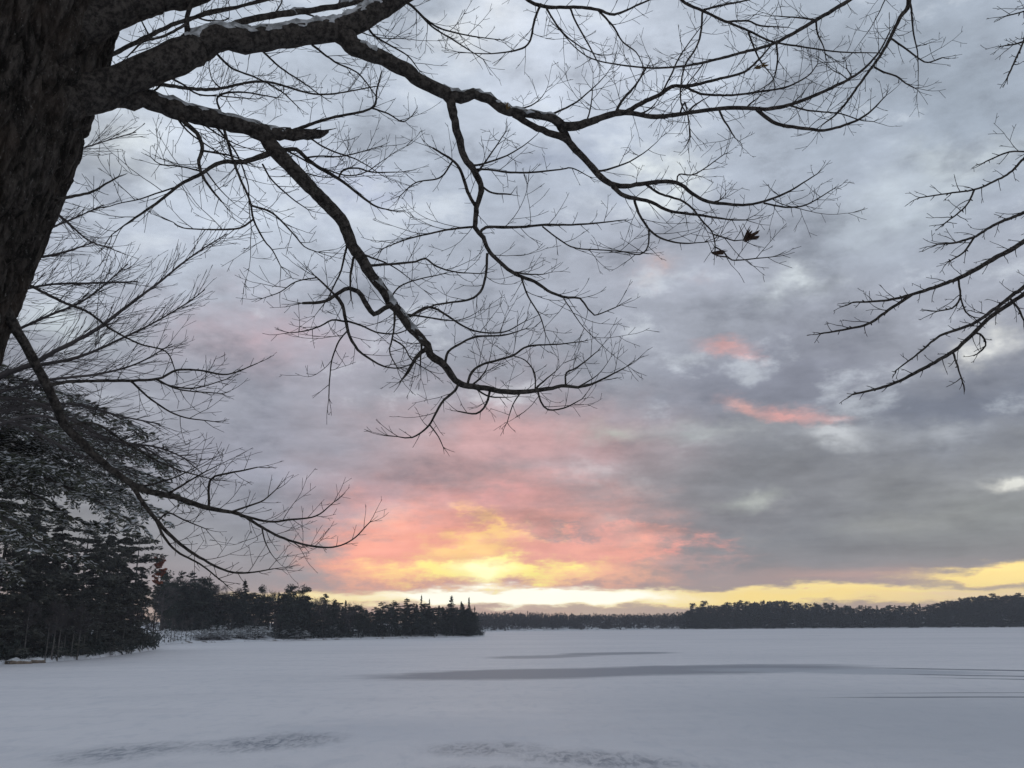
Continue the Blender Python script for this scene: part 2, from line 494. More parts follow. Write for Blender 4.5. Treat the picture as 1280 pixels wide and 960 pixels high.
# ------------------------------------------------------------------ mesh helpers
class Buf:
    def __init__(self):
        self.v = []
        self.f = []
        self.k = 0

    def add(self, verts, faces):
        verts = np.asarray(verts, dtype=np.float64).reshape(-1, 3)
        self.v.append(verts)
        self.f.append(np.asarray(faces, dtype=np.int64) + self.k)
        self.k += len(verts)

    def tube(self, pts, rad, sides=6, cap=True):
        P = np.asarray(pts, dtype=float)
        rad = np.asarray(rad, dtype=float)
        n = len(P)
        T = np.gradient(P, axis=0)
        T /= np.linalg.norm(T, axis=1)[:, None] + 1e-12
        ref = np.array([0, 0, 1.0]) if abs(T[0, 2]) < 0.9 else np.array([1.0, 0, 0])
        U = np.empty_like(P)
        u = ref - T[0] * ref.dot(T[0])
        u /= np.linalg.norm(u)
        for i in range(n):
            u = u - T[i] * u.dot(T[i])
            u /= np.linalg.norm(u) + 1e-12
            U[i] = u
        V = np.cross(T, U)
        a = np.linspace(0, 2 * math.pi, sides, endpoint=False)
        ring = (U[:, None, :] * np.cos(a)[None, :, None] + V[:, None, :] * np.sin(a)[None, :, None])
        verts = (P[:, None, :] + ring * rad[:, None, None]).reshape(-1, 3)
        i = np.arange(n - 1)[:, None] * sides
        j = np.arange(sides)[None, :]
        jn = (j + 1) % sides
        quads = np.stack([i + j, i + jn, i + sides + jn, i + sides + j], axis=-1).reshape(-1, 4)
        if cap:
            verts = np.vstack([verts, P[-1] + T[-1] * rad[-1] * 0.8])
            tip = n * sides
            b0 = (n - 1) * sides
            jj = np.arange(sides)
            cp = np.stack([b0 + jj, b0 + (jj + 1) % sides, np.full(sides, tip), np.full(sides, tip)], axis=-1)
            quads = np.vstack([quads, cp])
        self.add(verts, quads)

    def quads(self, c, d, s):
        c, d, s = (np.asarray(x, dtype=float) for x in (c, d, s))
        n = len(c)
        verts = np.stack([c - d, c + s, c + d, c - s], axis=1).reshape(-1, 3)
        self.add(verts, np.arange(4 * n).reshape(-1, 4))

    def mesh(self, name, origin=(0, 0, 0), smooth=True):
        V = np.vstack(self.v) - np.asarray(origin, dtype=float)
        Fq = np.vstack(self.f)
        tri = Fq[:, 2] == Fq[:, 3]
        me = bpy.data.meshes.new(name)
        cnt = np.where(tri, 3, 4)
        loops = Fq[~tri].ravel() if not tri.any() else np.concatenate([row[:c] for row, c in zip(Fq, cnt)])
        starts = np.concatenate([[0], np.cumsum(cnt)[:-1]])
        me.vertices.add(len(V))
        me.vertices.foreach_set('co', V.ravel())
        me.loops.add(len(loops))
        me.loops.foreach_set('vertex_index', loops.astype(np.int32))
        me.polygons.add(len(Fq))
        me.polygons.foreach_set('loop_start', starts.astype(np.int32))
        me.polygons.foreach_set('loop_total', cnt.astype(np.int32))
        if smooth:
            me.polygons.foreach_set('use_smooth', np.ones(len(Fq), dtype=bool))
        me.update(calc_edges=True)
        return me


def link(name, me, mat, parent=None):
    if mat is not None and not me.materials:
        me.materials.append(mat)
    o = bpy.data.objects.new(name, me)
    COL.objects.link(o)
    if parent is not None:
        o.parent = parent
    return o


def thing(name, loc, label, cat, group=None):
    o = bpy.data.objects.new(name, None)
    o.empty_display_size = 0.3
    o.location = loc
    COL.objects.link(o)
    o['label'] = label
    o['category'] = cat
    if group:
        o['group'] = group
    return o


def structure(name, me, mat):
    o = link(name, me, mat)
    o['kind'] = 'structure'
    return o


def stuff(name, me, mat, label, cat):
    o = link(name, me, mat)
    o['kind'] = 'stuff'
    o['label'] = label
    o['category'] = cat
    return o


def clone(root, loc, rz, s, label, group):
    r = root.copy()
    COL.objects.link(r)
    r.location = loc
    r.rotation_euler = (0, 0, rz)
    r.scale = s if isinstance(s, tuple) else (s, s, s)
    r['label'] = label
    r['group'] = group
    for ch in root.children:
        c = ch.copy()
        COL.objects.link(c)
        c.parent = r
    return r


# ------------------------------------------------------------------ the lake and its shores
b = Buf()
xs = np.concatenate([np.linspace(-1050, -120, 12), np.linspace(-80, 80, 41), np.linspace(120, 1050, 12)])
ys = np.concatenate([np.linspace(-60, 0, 4), np.linspace(4, 160, 60), np.linspace(200, 1080, 20)])
XX, YY = np.meshgrid(xs, ys)
V = np.stack([XX, YY, np.zeros_like(XX)], -1).reshape(-1, 3)
nx = len(xs)
fi = [(r * nx + c, r * nx + c + 1, (r + 1) * nx + c + 1, (r + 1) * nx + c) for r in range(len(ys) - 1) for c in range(nx - 1)]
b.add(V, fi)
structure('frozen_lake', b.mesh('frozen_lake'), M_ICE)


def interp(x, xp, fp):
    return float(np.interp(x, xp, fp))


SH_PX = [-420, -200, 0, 60, 110, 150, 190, 200, 215, 300, 420, 500, 560, 598, 606]
SH_PY = [850, 842, 831, 828, 824, 819, 813, 807, 804.5, 802.5, 799.5, 798, 796.5, 795.5, 795.2]
SH_W = [200, 200, 190, 180, 170, 150, 150, 140, 130, 120, 100, 80, 55, 24, 6]


def shore(px):
    return ground(px, interp(px, SH_PX, SH_PY))


def land_h(px, w):
    """height of the wooded point, w metres behind its shoreline"""
    W = interp(px, SH_PX, SH_W)
    h = 0.35 * min(1, w / 0.8) + 1.9 * min(1, max(0, w - 2) / 14) + 2.2 * min(1, max(0, w - 16) / 80)
    k = min(1, W / 80)
    return h * (0.35 + 0.65 * k)


def land_pt(px, w):
    s = shore(px)
    d = Vector((s.x, s.y, 0)).normalized()
    p = s + d * w
    h = land_h(px, w)
    p.z = h + 0.25 * mnoise.noise(Vector((p.x * 0.2, p.y * 0.2, 0))) * min(1, w / 3)
    return p


b = Buf()
cols = np.linspace(-420, 606, 240)
ts = [0, 0.006, 0.015, 0.03, 0.05, 0.08, 0.12, 0.18, 0.26, 0.4, 0.6, 0.8, 1.0]
V = []
for px in cols:
    W = interp(px, SH_PX, SH_W)
    jag = 1.6 * mnoise.noise(Vector((px * 0.09, 3.3, 0))) + 0.8 * mnoise.noise(Vector((px * 0.3, 7.3, 0)))
    for k, t in enumerate(ts):
        p = land_pt(px, max(0, t * W + jag * (1 - t) * (1 if W > 20 else 0.2)))
        if k == 0:
            p.z = -0.15
        if k == len(ts) - 1:
            p.z = -0.5
        V.append(p[:])
nt = len(ts)
b.add(V, [(i * nt + j, (i + 1) * nt + j, (i + 1) * nt + j + 1, i * nt + j + 1) for i in range(len(cols) - 1) for j in range(nt - 1)])
structure('wooded_point_ground', b.mesh('wooded_point_ground'), M_LAND)

# the camera's own bank
def bank_z(x, y):
    edge = 8.0 + 0.6 * mnoise.noise(Vector((x * 0.3, 0, 5))) + max(0, -x - 5) * 1.6
    edge = min(edge, 24.0)
    t = max(0.0, min(1.0, (edge - y) / 4.0))
    t = t * t * (3 - 2 * t)
    return -0.2 + t * 1.75 + 0.06 * mnoise.noise(Vector((x * 0.8, y * 0.8, 2))) * t


b = Buf()
xs = np.linspace(-30, 24, 82)
ys = np.linspace(-20, 28, 74)
V = [(x, y, bank_z(x, y)) for y in ys for x in xs]
nx = len(xs)
b.add(V, [(r * nx + c, r * nx + c + 1, (r + 1) * nx + c + 1, (r + 1) * nx + c) for r in range(len(ys) - 1) for c in range(nx - 1)])
structure('lake_bank', b.mesh('lake_bank'), M_BANK)

# the far shore's ground
FS_PX = [560, 600, 700, 860, 1000, 1280, 1500, 1700]
FS_PY = [789.4, 789.2, 788.0, 786.6, 785.6, 783.9, 782.2, 780.6]


def far_shore(px):
    return ground(px, interp(px, FS_PX, FS_PY))


def far_h(px, w):
    rise = interp(px, [560, 860, 900, 1150, 1280, 1700], [3.5, 3.5, 5, 5, 9, 10])
    return 0.3 + rise * min(1, max(0, w) / 60) + 3.0 * min(1, max(0, w - 60) / 120)


b = Buf()
cols = np.linspace(560, 1700, 140)
ws = [0, 1.5, 4, 10, 25, 60, 110, 200, 320]
V = []
for px in cols:
    s = far_shore(px)
    d = Vector((s.x, s.y, 0)).normalized()
    for k, w in enumerate(ws):
        p = s + d * (w + 2 * mnoise.noise(Vector((px * 0.2, 1, 0))))
        p.z = -0.2 if k == 0 else far_h(px, w)
        V.append(p[:])
nt = len(ws)
b.add(V, [(i * nt + j, (i + 1) * nt + j, (i + 1) * nt + j + 1, i * nt + j + 1) for i in range(len(cols) - 1) for j in range(nt - 1)])
structure('far_shore_ground', b.mesh('far_shore_ground'), M_LAND)

# ------------------------------------------------------------------ air
hz = Buf()
x0, x1, y0, y1, z0, z1 = -1100, 1100, -70, 1120, -1.2, 40
hv = [(x0, y0, z0), (x1, y0, z0), (x1, y1, z0), (x0, y1, z0), (x0, y0, z1), (x1, y0, z1), (x1, y1, z1), (x0, y1, z1)]
hz.add(hv, [(0, 3, 2, 1), (4, 5, 6, 7), (0, 1, 5, 4), (1, 2, 6, 5), (2, 3, 7, 6), (3, 0, 4, 7)])
hm = bpy.data.materials.new('evening_haze')
hm.use_nodes = True
hm.node_tree.nodes.clear()
hq = G(hm.node_tree)
pv = hq.n('ShaderNodeVolumePrincipled')
pv.inputs['Color'].default_value = (0.86, 0.90, 1.0, 1)
pv.inputs['Density'].default_value = 0.00038
ho = hq.n('ShaderNodeOutputMaterial')
hm.node_tree.links.new(pv.outputs[0], ho.inputs['Volume'])
hzo = link('haze', hz.mesh('haze', smooth=False), hm)
hzo['kind'] = 'stuff'
hzo['label'] = 'thin evening haze lying over the frozen lake'
hzo['category'] = 'haze'

# ------------------------------------------------------------------ branches
def smooth_path(pts, wid, step):
    """Catmull-Rom through 3D points; returns evenly spaced points and widths"""
    P = [Vector(p) for p in pts]
    out, wo_ = [], []
    n = len(P)
    for i in range(n - 1):
        p0 = P[i - 1] if i > 0 else P[i] * 2 - P[i + 1]
        p1, p2 = P[i], P[i + 1]
        p3 = P[i + 2] if i + 2 < n else P[i + 1] * 2 - P[i]
        L = (p2 - p1).length
        k = max(1, int(L / step))
        for j in range(k):
            t = j / k
            t2, t3 = t * t, t * t * t
            out.append(0.5 * ((2 * p1) + (p2 - p0) * t + (2 * p0 - 5 * p1 + 4 * p2 - p3) * t2 + (3 * p1 - p0 - 3 * p2 + p3) * t3))
            wo_.append(wid[i] * (1 - t) + wid[i + 1] * t)
    out.append(P[-1])
    wo_.append(wid[-1])
    return out, wo_


UP = Vector((0, 0, 1))


def rand_perp(d, rg):
    a = Vector((rg.gauss(0, 1), rg.gauss(0, 1), rg.gauss(0, 1)))
    a = a - d * a.dot(d)
    return a.normalized()


def grow(buf, p, d, L, r, lvl, rg, up=0.10, jit=0.10, sub=0.055, ang=0.9, seg=0.03, sublen=0.45, rmin=0.0011, straight=False):
    n = max(3, int(L / seg))
    pts = [p.copy()]
    rad = [r]
    dirs = []
    q, dd = p.copy(), d.normalized()
    st = L / n
    for i in range(n):
        t = (i + 1) / n
        dd = (dd + rand_perp(dd, rg) * jit + UP * up * (0.3 + t) * st / 0.03).normalized()
        q = q + dd * st
        pts.append(q.copy())
        dirs.append(dd.copy())
        rad.append(max(rmin, r * (1 - 0.6 * t)))
    buf.tube(pts, rad, 3 if r < 0.003 else 4)
    if lvl > 0:
        m = int(L / sub)
        side = rg.choice((-1, 1))
        axis = rand_perp(dd, rg)
        for k in range(m):
            t = (k + 0.4 + rg.random() * 0.5) / m
            if t < 0.12 or t > 0.97:
                continue
            i = min(n - 1, int(t * n))
            pp = pts[i].lerp(pts[i + 1], t * n - i)
            side = -side
            lat = (axis * side + rand_perp(dirs[i], rg) * 0.6)
            lat = (lat - dirs[i] * lat.dot(dirs[i])).normalized()
            a = ang * rg.uniform(0.7, 1.15)
            nd = dirs[i] * math.cos(a) + lat * math.sin(a)
            grow(buf, pp, nd, L * sublen * rg.uniform(0.35, 1.0) * (1.15 - 0.6 * t), max(rmin, rad[i] * 0.75), lvl - 1, rg,
                 up, jit, sub, ang, seg, sublen, rmin)


class Limbs:
    """traced limbs of one tree: every limb keeps its path so that its children start on it"""
    def __init__(self):
        self.path = {}

    def start(self, parent, px, py):
        best = None
        for (x, y, Y) in self.path[parent]:
            dd = (x - px) ** 2 + (y - py) ** 2
            if best is None or dd < best[0]:
                best = (dd, Y)
        return best[1]

    def trace(self, key, pts, wid, Y0, Y1, jit=0.0, step=0.02, rg=rnd):
        n = len(pts)
        cum = [0.0]
        for a, c in zip(pts, pts[1:]):
            cum.append(cum[-1] + math.hypot(c[0] - a[0], c[1] - a[1]))
        T = [c / cum[-1] for c in cum]
        if len(wid) != n:
            wid = [float(np.interp(t, np.linspace(0, 1, len(wid)), wid)) for t in T]
        P, W = [], []
        for (x, y), t, w in zip(pts, T, wid):
            Y = Y0 + (Y1 - Y0) * t
            p = at(x, y, Y)
            P.append(p)
            W.append(0.5 * w / F * depth_of(p))
        out, rad = smooth_path(P, W, step)
        if jit:
            for i in range(1, len(out) - 1):
                s = rad[i]
                q = out[i] * (1.0 / max(0.05, s * 9))
                out[i] = out[i] + Vector((mnoise.noise(q), mnoise.noise(q + Vector((9, 1, 3))), mnoise.noise(q + Vector((2, 7, 5))))) * s * jit
                rad[i] = s * (1 + 0.13 * mnoise.noise(out[i] * (0.7 / max(0.02, s))))
        Ts = []
        for i in range(len(pts) - 1):
            for j in range(6):
                t = j / 6
                Ts.append((pts[i][0] * (1 - t) + pts[i + 1][0] * t, pts[i][1] * (1 - t) + pts[i + 1][1] * t,
                           Y0 + (Y1 - Y0) * (T[i] * (1 - t) + T[i + 1] * t)))
        Ts.append((pts[-1][0], pts[-1][1], Y1))
        self.path[key] = Ts
        return out, rad


def twigs_along(buf, pts, rad, rg, every, Lmin, Lmax, lvl, thick=0.0022, from_t=0.0, only_thin=0.012, **kw):
    acc = rg.random() * every
    n = len(pts)
    side = 1
    for i in range(1, n - 1):
        seg = (pts[i + 1] - pts[i]).length
        acc += seg
        t = i / n
        if acc < every:
            continue
        acc = rg.uniform(-0.35, 0.25) * every
        if t < from_t or rad[i] > only_thin:
            continue
        d = (pts[i + 1] - pts[i - 1]).normalized()
        side = -side
        lat = Vector((-d.z, 0.0, d.x)) * side + rand_perp(d, rg) * 0.75
        lat = (lat - d * lat.dot(d)).normalized()
        a = rg.uniform(0.6, 1.15)
        L = rg.uniform(Lmin, Lmax) * (1.1 - 0.55 * t) * (1.0 if lat.z > -0.2 else 0.6)
        grow(buf, pts[i], d * math.cos(a) + lat * math.sin(a), L, min(thick, max(0.0014, rad[i] * 0.7)), lvl, rg, **kw)
    # the tip itself ends in a fork of twigs
    d = (pts[-1] - pts[-3]).normalized()
    for k in range(3):
        grow(buf, pts[-1], (d + rand_perp(d, rg) * rg.uniform(0.1, 0.6)), rg.uniform(Lmin, Lmax) * 0.5, max(0.0014, min(thick, rad[-1])), max(0, lvl - 1), rg, **kw)


# ------------------------------------------------------------------ the old tree over the camera
TY = 3.3
TRUNK_LINE = [(-560, 1400), (-330, 900), (-150, 440), (-92, 300), (-48, 200), (-14, 110), (22, 0), (90, -200), (170, -460), (240, -760)]
TRUNK_W = [430, 350, 300, 294, 292, 296, 292, 250, 200, 150]
TRUNK_LINE = [(x - 32, y) for x, y in TRUNK_LINE]
L0 = Limbs()
tp, tr = L0.trace('trunk', TRUNK_LINE, TRUNK_W, TY, TY, step=0.012)
gz = bank_z(tp[0].x, TY)
# cut the path at the ground
k0 = next(i for i, p in enumerate(tp) if p.z > bank_z(p.x, p.y) - 0.15)
tp, tr = tp[k0:], tr[k0:]
base_loc = Vector((tp[0].x, tp[0].y, bank_z(tp[0].x, tp[0].y)))
oak = thing('bare_tree', base_loc, 'big leaning dark barked bare tree whose snow lined limbs reach out over the frozen lake', 'tree')
ORG = base_loc[:]

b = Buf()
SID = 420
P = np.array([p[:] for p in tp])
n = len(P)
T = np.gradient(P, axis=0)
T /= np.linalg.norm(T, axis=1)[:, None]
axis_u = np.array([0, -1.0, 0])
verts = np.empty((n, SID, 3))
s_acc = np.concatenate([[0], np.cumsum(np.linalg.norm(np.diff(P, axis=0), axis=1))])
for i in range(n):
    u = axis_u - T[i] * axis_u.dot(T[i])
    u /= np.linalg.norm(u)
    v = np.cross(T[i], u)
    flare = 0.35 * math.exp(-s_acc[i] / 0.35)
    for j in range(SID):
        a = 2 * math.pi * j / SID
        rr = tr[i] * (1 + flare * (0.7 + 0.3 * math.cos(5 * a)))
        ca, sa = math.cos(a), math.sin(a)
        # long interlocking plates of bark parted by furrows
        qx = Vector((ca * 0.42 * 22, sa * 0.42 * 22, s_acc[i] * 4.2))
        qx = qx + mnoise.noise_vector(qx * 0.6) * 0.55
        dist, _ = mnoise.voronoi(qx)
        plate = min(1.0, (dist[1] - dist[0]) * 3.2) ** 0.7
        q2 = Vector((ca * 26, sa * 26, s_acc[i] * 13))
        h = 0.046 * (plate - 0.7) + 0.008 * mnoise.noise(q2) + 0.004 * mnoise.noise(q2 * 2.7)
        h += 0.03 * mnoise.noise(Vector((ca * 1.6, sa * 1.6, s_acc[i] * 0.9)))
        verts[i, j] = P[i] + (u * ca + v * sa) * (rr + h)
ii = np.arange(n - 1)[:, None] * SID
jj = np.arange(SID)[None, :]
jn = (jj + 1) % SID
b.add(verts.reshape(-1, 3), np.stack([ii + jj, ii + jn, ii + SID + jn, ii + SID + jj], -1).reshape(-1, 4))
link('trunk', b.mesh('oak_trunk', ORG), M_TRUNK, oak)

# traced limbs: key, parent, (Y0 or None), dY, widths, points; parent 'trunk' makes a limb (part), others branches (sub-parts)
TR = [
 ('A', 'trunk', 3.3, 0.9, [66, 50, 43, 42, 41, 35, 31, 29, 29, 29, 28, 25, 20, 16, 12, 9, 6, 4.6, 3.6, 3, 2.4, 1.5],
  [(60, 134), (105, 117), (150, 104), (200, 81), (235, 64), (270, 50), (330, 47), (380, 45), (430, 37), (470, 14), (500, -6), (600, -62), (720, -100), (860, -110),
   (1000, -92), (1118, -62), (1136, 0), (1125, 22), (1105, 62), (1078, 100), (1050, 138), (1028, 156)]),
 ('C', 'trunk', 3.25, 0.6, [60, 42, 29, 25, 24, 23, 22, 20, 15, 13, 11, 4],
  [(50, 126), (105, 124), (150, 122), (180, 125), (205, 131), (245, 143), (290, 156), (325, 164), (355, 168), (385, 168), (398, 168), (410, 164)]),
 ('L', 'trunk', 3.35, 1.3, [16, 12, 11, 11, 11, 10, 9, 8, 8, 7, 6, 4, 3.4, 3, 2.6, 2.2, 1.8, 1.3],
  [(-10, 360), (22, 415), (45, 455), (70, 505), (80, 530), (97, 548), (125, 575), (150, 595), (180, 612), (220, 622), (260, 635), (300, 643), (322, 656), (350, 671), (382, 681), (415, 684), (440, 675), (462, 653)]),
 ('T', 'trunk', 3.2, 0.3, [60, 40, 32, 30, 24], [(40, 50), (160, 10), (205, -2), (250, -12), (340, -60)]),
 ('S6', 'trunk', 3.4, 1.6, [6, 4, 3.6, 3.2, 2.8, 2.2, 1.8, 1.3], [(10, 340), (40, 358), (80, 378), (110, 390), (140, 412), (175, 430), (208, 440), (220, 466)]),
 ('S1', 'trunk', 3.2, 0.3, [5, 4, 3.2, 2.6, 2], [(70, 250), (88, 246), (115, 240), (132, 230), (148, 221)]),
 ('P', 'trunk', 3.5, 1.2, [9, 6, 5.5, 5, 4, 3], [(110, 80), (140, 68), (200, 38), (245, 21), (300, 8), (350, -8)]),
 ('U', 'trunk', 3.4, 2.8, [10, 7, 5, 4, 3, 2.2, 1.5], [(80, 150), (125, 110), (190, 105), (262, 112), (330, 102), (400, 118), (470, 108)]),
 # --- on A
 ('B', 'A', None, 0.5, [26, 23, 19, 17, 16, 15, 13, 12, 12, 10, 11, 12, 11, 8, 8, 6, 6, 5, 5, 5, 4.4, 4, 3, 2.4, 1.6],
  [(426, 42), (440, 56), (480, 74), (520, 97), (555, 115), (576, 121), (592, 117), (610, 124), (632, 138), (670, 143), (690, 148), (706, 157), (726, 156), (750, 148), (775, 141), (790, 142),
   (820, 146), (860, 141), (915, 135), (960, 136), (990, 130), (1035, 112), (1075, 90), (1098, 66), (1112, 40)]),
 ('B1', 'B', None, 0.25, [13, 11, 9.5, 8.5, 8, 7.5, 7, 6.5, 6, 5.5, 5, 4.6, 4.2, 3.6, 3.2, 2.6, 2.2, 1.8, 1.4],
  [(560, 116), (566, 140), (572, 168), (580, 195), (592, 212), (601, 231), (600, 245), (596, 260), (594, 284), (604, 297), (612, 315), (640, 340), (668, 352), (690, 366), (710, 372), (725, 373), (735, 386), (743, 394), (770, 384)]),
 ('B1a', 'B1', None, 0.3, [4, 3.6, 3, 2.4, 1.3], [(600, 293), (608, 284), (650, 284), (680, 281), (715, 281), (745, 279), (780, 275)]),
 ('B1b', 'B1', None, -0.3, [3, 2.4, 1.3], [(595, 283), (560, 287), (520, 296), (500, 302), (478, 311)]),
 ('B1c', 'B1', None, -0.1, [3.6, 3.4, 3, 2.6, 2], [(609, 317), (607, 345), (600, 365), (585, 375), (545, 381), (520, 392)]),
 ('B1d', 'B1', None, 0.1, [5, 4.5, 4, 3, 2.4], [(594, 257), (585, 240), (575, 212), (565, 200), (552, 192), (541, 185)]),
 ('B1j', 'B1d', None, 0.2, [2.4, 2, 1.2], [(566, 201), (550, 222), (520, 228), (500, 245)]),
 ('B1e', 'B1', None, 0.4, [3, 2.6, 2.2, 1.2], [(593, 212), (610, 212), (650, 216), (700, 212), (715, 210), (737, 221)]),
 ('B1f', 'B1', None, 0.2, [2.6, 2, 1.3], [(598, 214), (615, 190), (632, 165)]),
 ('B1g', 'B1', None, -0.2, [3, 2.6, 2], [(601, 232), (615, 241), (638, 243)]),
 ('B1h', 'B1a', None, 0.2, [2.2, 1.8, 1.1], [(678, 283), (700, 300), (720, 310), (760, 313), (800, 316)]),
 ('B1i', 'B1', None, 0.1, [2.4, 2, 1.2], [(651, 345), (660, 370), (675, 395), (682, 418)]),
 ('B2', 'B', None, 0.4, [8, 8, 9, 9, 8.5, 8, 8, 7, 6, 5.5, 5, 4.5, 4.2, 3.8, 3.4, 3, 2.5, 1.3],
  [(642, 143), (660, 155), (685, 165), (706, 173), (720, 188), (740, 208), (752, 222), (770, 232), (795, 231), (825, 227), (850, 230), (865, 242), (885, 252), (910, 255), (935, 256), (960, 250), (985, 240), (1022, 217)]),
 ('B2z', 'B', None, 0.1, [10, 9, 8], [(700, 158), (706, 166), (712, 178)]),
 ('B2a', 'B2', None, -0.3, [6, 5, 4, 3.4, 2.6, 1.6], [(766, 233), (780, 245), (800, 249), (815, 253), (832, 262), (850, 266), (875, 269), (895, 272), (915, 275), (932, 275)]),
 ('B2b', 'B2', None, -0.5, [3.4, 3, 2.4, 1.6], [(808, 231), (825, 242), (850, 250), (865, 260), (877, 275), (890, 290), (894, 306)]),
 ('B2f', 'B2b', None, 0.0, [2.2, 2, 1.4], [(892, 293), (905, 297), (918, 301), (928, 300)]),
 ('B2g', 'B2b', None, 0.1, [2.2, 1.8, 1.2], [(893, 308), (905, 315), (915, 325), (945, 323), (966, 321)]),
 ('B2c', 'B2a', None, -0.3, [3.6, 3, 2.4, 1.3], [(793, 250), (798, 265), (810, 285), (825, 297), (850, 304), (880, 303)]),
 ('B2h', 'B2c', None, -0.1, [2.4, 2, 1.2], [(811, 287), (810, 308), (800, 318), (780, 315)]),
 ('B2d', 'B2', None, 0.3, [2.6, 2.2, 1.2], [(955, 254), (985, 259), (1010, 255), (1042, 236)]),
 ('B2e', 'B2', None, 0.2, [2, 1.8, 1.1], [(846, 229), (849, 218), (870, 217), (905, 193)]),
 ('B3', 'B', None, 0.4, [6, 5.5, 5, 4.4, 3.8, 3.2, 2.4, 1.6], [(782, 141), (800, 130), (825, 118), (840, 108), (856, 108), (880, 103), (905, 97), (930, 90), (948, 75), (968, 52)]),
 ('B3a', 'B3', None, 0.2, [3.4, 3, 2.6, 1.3], [(856, 108), (875, 117), (900, 119), (925, 118), (960, 113), (985, 108), (1010, 95), (1022, 80)]),
 ('B3b', 'B', None, 0.2, [4, 3.4, 2.6, 1.5], [(768, 143), (778, 125), (790, 112), (800, 98), (810, 82)]),
 ('B3c', 'B3', None, -0.1, [2.6, 2, 1.2], [(826, 118), (838, 96), (850, 70), (875, 35)]),
 ('B4', 'B', None, 0.1, [5, 4.4, 3.6, 3, 1.3], [(946, 137), (965, 152), (985, 158), (1010, 161), (1030, 163), (1060, 155), (1085, 142), (1107, 120)]),
 ('B5', 'B', None, 0.4, [2.6, 2, 1.1], [(985, 131), (1010, 138), (1050, 142), (1075, 150), (1092, 152)]),
 ('B6', 'B', None, -0.2, [2.4, 2, 1.1], [(850, 142), (856, 128), (862, 160), (863, 172)]),
 ('A5', 'A', None, 0.1, [2.8, 2.4, 2, 1.6], [(1112, 47), (1128, 58), (1150, 74), (1160, 78), (1178, 72)]),
 ('A6', 'A', None, -0.1, [2.8, 2.4, 2, 1.6], [(1093, 84), (1104, 90), (1120, 95), (1132, 104), (1143, 110)]),
 ('E', 'A', None, -0.5, [6, 5.4, 5, 4.6, 4, 3.5, 3, 2.5, 2, 1.6, 1.2],
  [(1090, -70), (1100, -25), (1062, 0), (1020, 25), (970, 53), (930, 65), (880, 78), (840, 84), (800, 84), (748, 76), (722, 62), (700, 38)]),
 ('E1', 'E', None, 0.2, [2.6, 2, 1.2], [(970, 53), (972, 75), (966, 100), (950, 112)]),
 ('E2', 'E', None, 0.2, [2.6, 2, 1.2], [(1020, 25), (1022, 42), (1030, 60), (1032, 72)]),
 ('F', 'A', None, 0.4, [7, 5.5, 4.6, 4.4, 4, 3.4, 2.6, 1.5], [(640, -76), (650, -15), (665, 3), (690, 9), (722, 9), (748, 12), (768, 18), (800, 5), (830, -8)]),
 ('F1', 'F', None, 0.2, [3, 2.4, 1.8, 1.2], [(748, 13), (768, 35), (778, 52), (795, 65), (803, 80)]),
 ('F2', 'F', None, -0.2, [3.4, 3, 2.4, 1.6, 1.2], [(676, 5), (668, 25), (662, 52), (648, 62), (615, 67), (585, 66)]),
 ('F3', 'F', None, 0.3, [2.8, 2.2, 1.6], [(712, 9), (722, 32), (735, 55), (746, 76)]),
 ('F4', 'F', None, 0.1, [2.8, 2.2, 1.3], [(682, 8), (692, 25), (705, 42), (725, 58), (742, 66)]),
 ('Gx', 'A', None, 0.5, [6, 5, 4.4, 3.8, 3.2, 2.6, 2.2, 1.8, 1.2], [(820, -108), (838, -30), (852, 0), (878, 13), (905, 26), (935, 38), (965, 52), (1000, 58), (1050, 65), (1096, 66)]),
 ('G1', 'Gx', None, -0.2, [2.8, 2.4, 2, 1.3], [(878, 15), (876, 40), (870, 60), (858, 78), (852, 100), (851, 128), (860, 145), (862, 172)]),
 ('G2', 'Gx', None, 0.3, [2.8, 2.4, 1.2], [(910, 27), (935, 26), (950, 32), (985, 34)]),
 ('G3', 'Gx', None, 0.1, [2.6, 2, 1.2], [(935, 40), (948, 72), (965, 95)]),
 ('G4', 'Gx', None, 0.3, [3, 2.4, 1.4], [(880, 12), (905, 6), (935, 0), (960, -8)]),
 ('I', 'A', None, 0.3, [4, 3, 2.4, 1.8, 1.1], [(488, 2), (510, 4), (530, 22), (552, 36), (590, 45), (628, 50)]),
 ('J', 'I', None, 0.2, [2.6, 2.2, 1.2], [(520, 12), (540, 33), (570, 52), (604, 74)]),
 ('K', 'A', None, 0.4, [3, 2.6, 2, 1.2], [(456, 22), (465, 42), (490, 58), (510, 70), (524, 88)]),
 ('Q', 'A', None, 0.8, [9, 8, 8, 7, 6], [(275, 42), (300, 28), (350, 18), (420, 8), (480, -8)]),
 ('Rr', 'A', None, -0.1, [10, 8, 6, 5], [(236, 60), (234, 38), (234, 20), (246, -8)]),
 ('R2', 'Rr', None, 0.3, [4, 3, 2], [(235, 26), (262, 14), (310, 6), (360, -6)]),
 ('R3', 'Rr', None, -0.2, [4, 3, 2], [(234, 30), (205, 45), (180, 52), (160, 70)]),
 ('A1', 'A', None, 0.6, [3, 2.6, 2, 1.2], [(268, 64), (290, 85), (320, 97), (350, 113), (372, 133)]),
 ('A2', 'A', None, 0.7, [3, 2.4, 2, 1.2], [(322, 58), (350, 84), (380, 104), (405, 122)]),
 ('A3', 'A', None, 0.5, [3, 2.4, 1.8, 1.2], [(210, 96), (228, 105), (248, 118), (275, 120), (320, 124)]),
 ('A4', 'A', None, 0.6, [3, 2.2, 1.4], [(390, 56), (420, 78), (448, 92), (470, 120)]),
 # --- on C
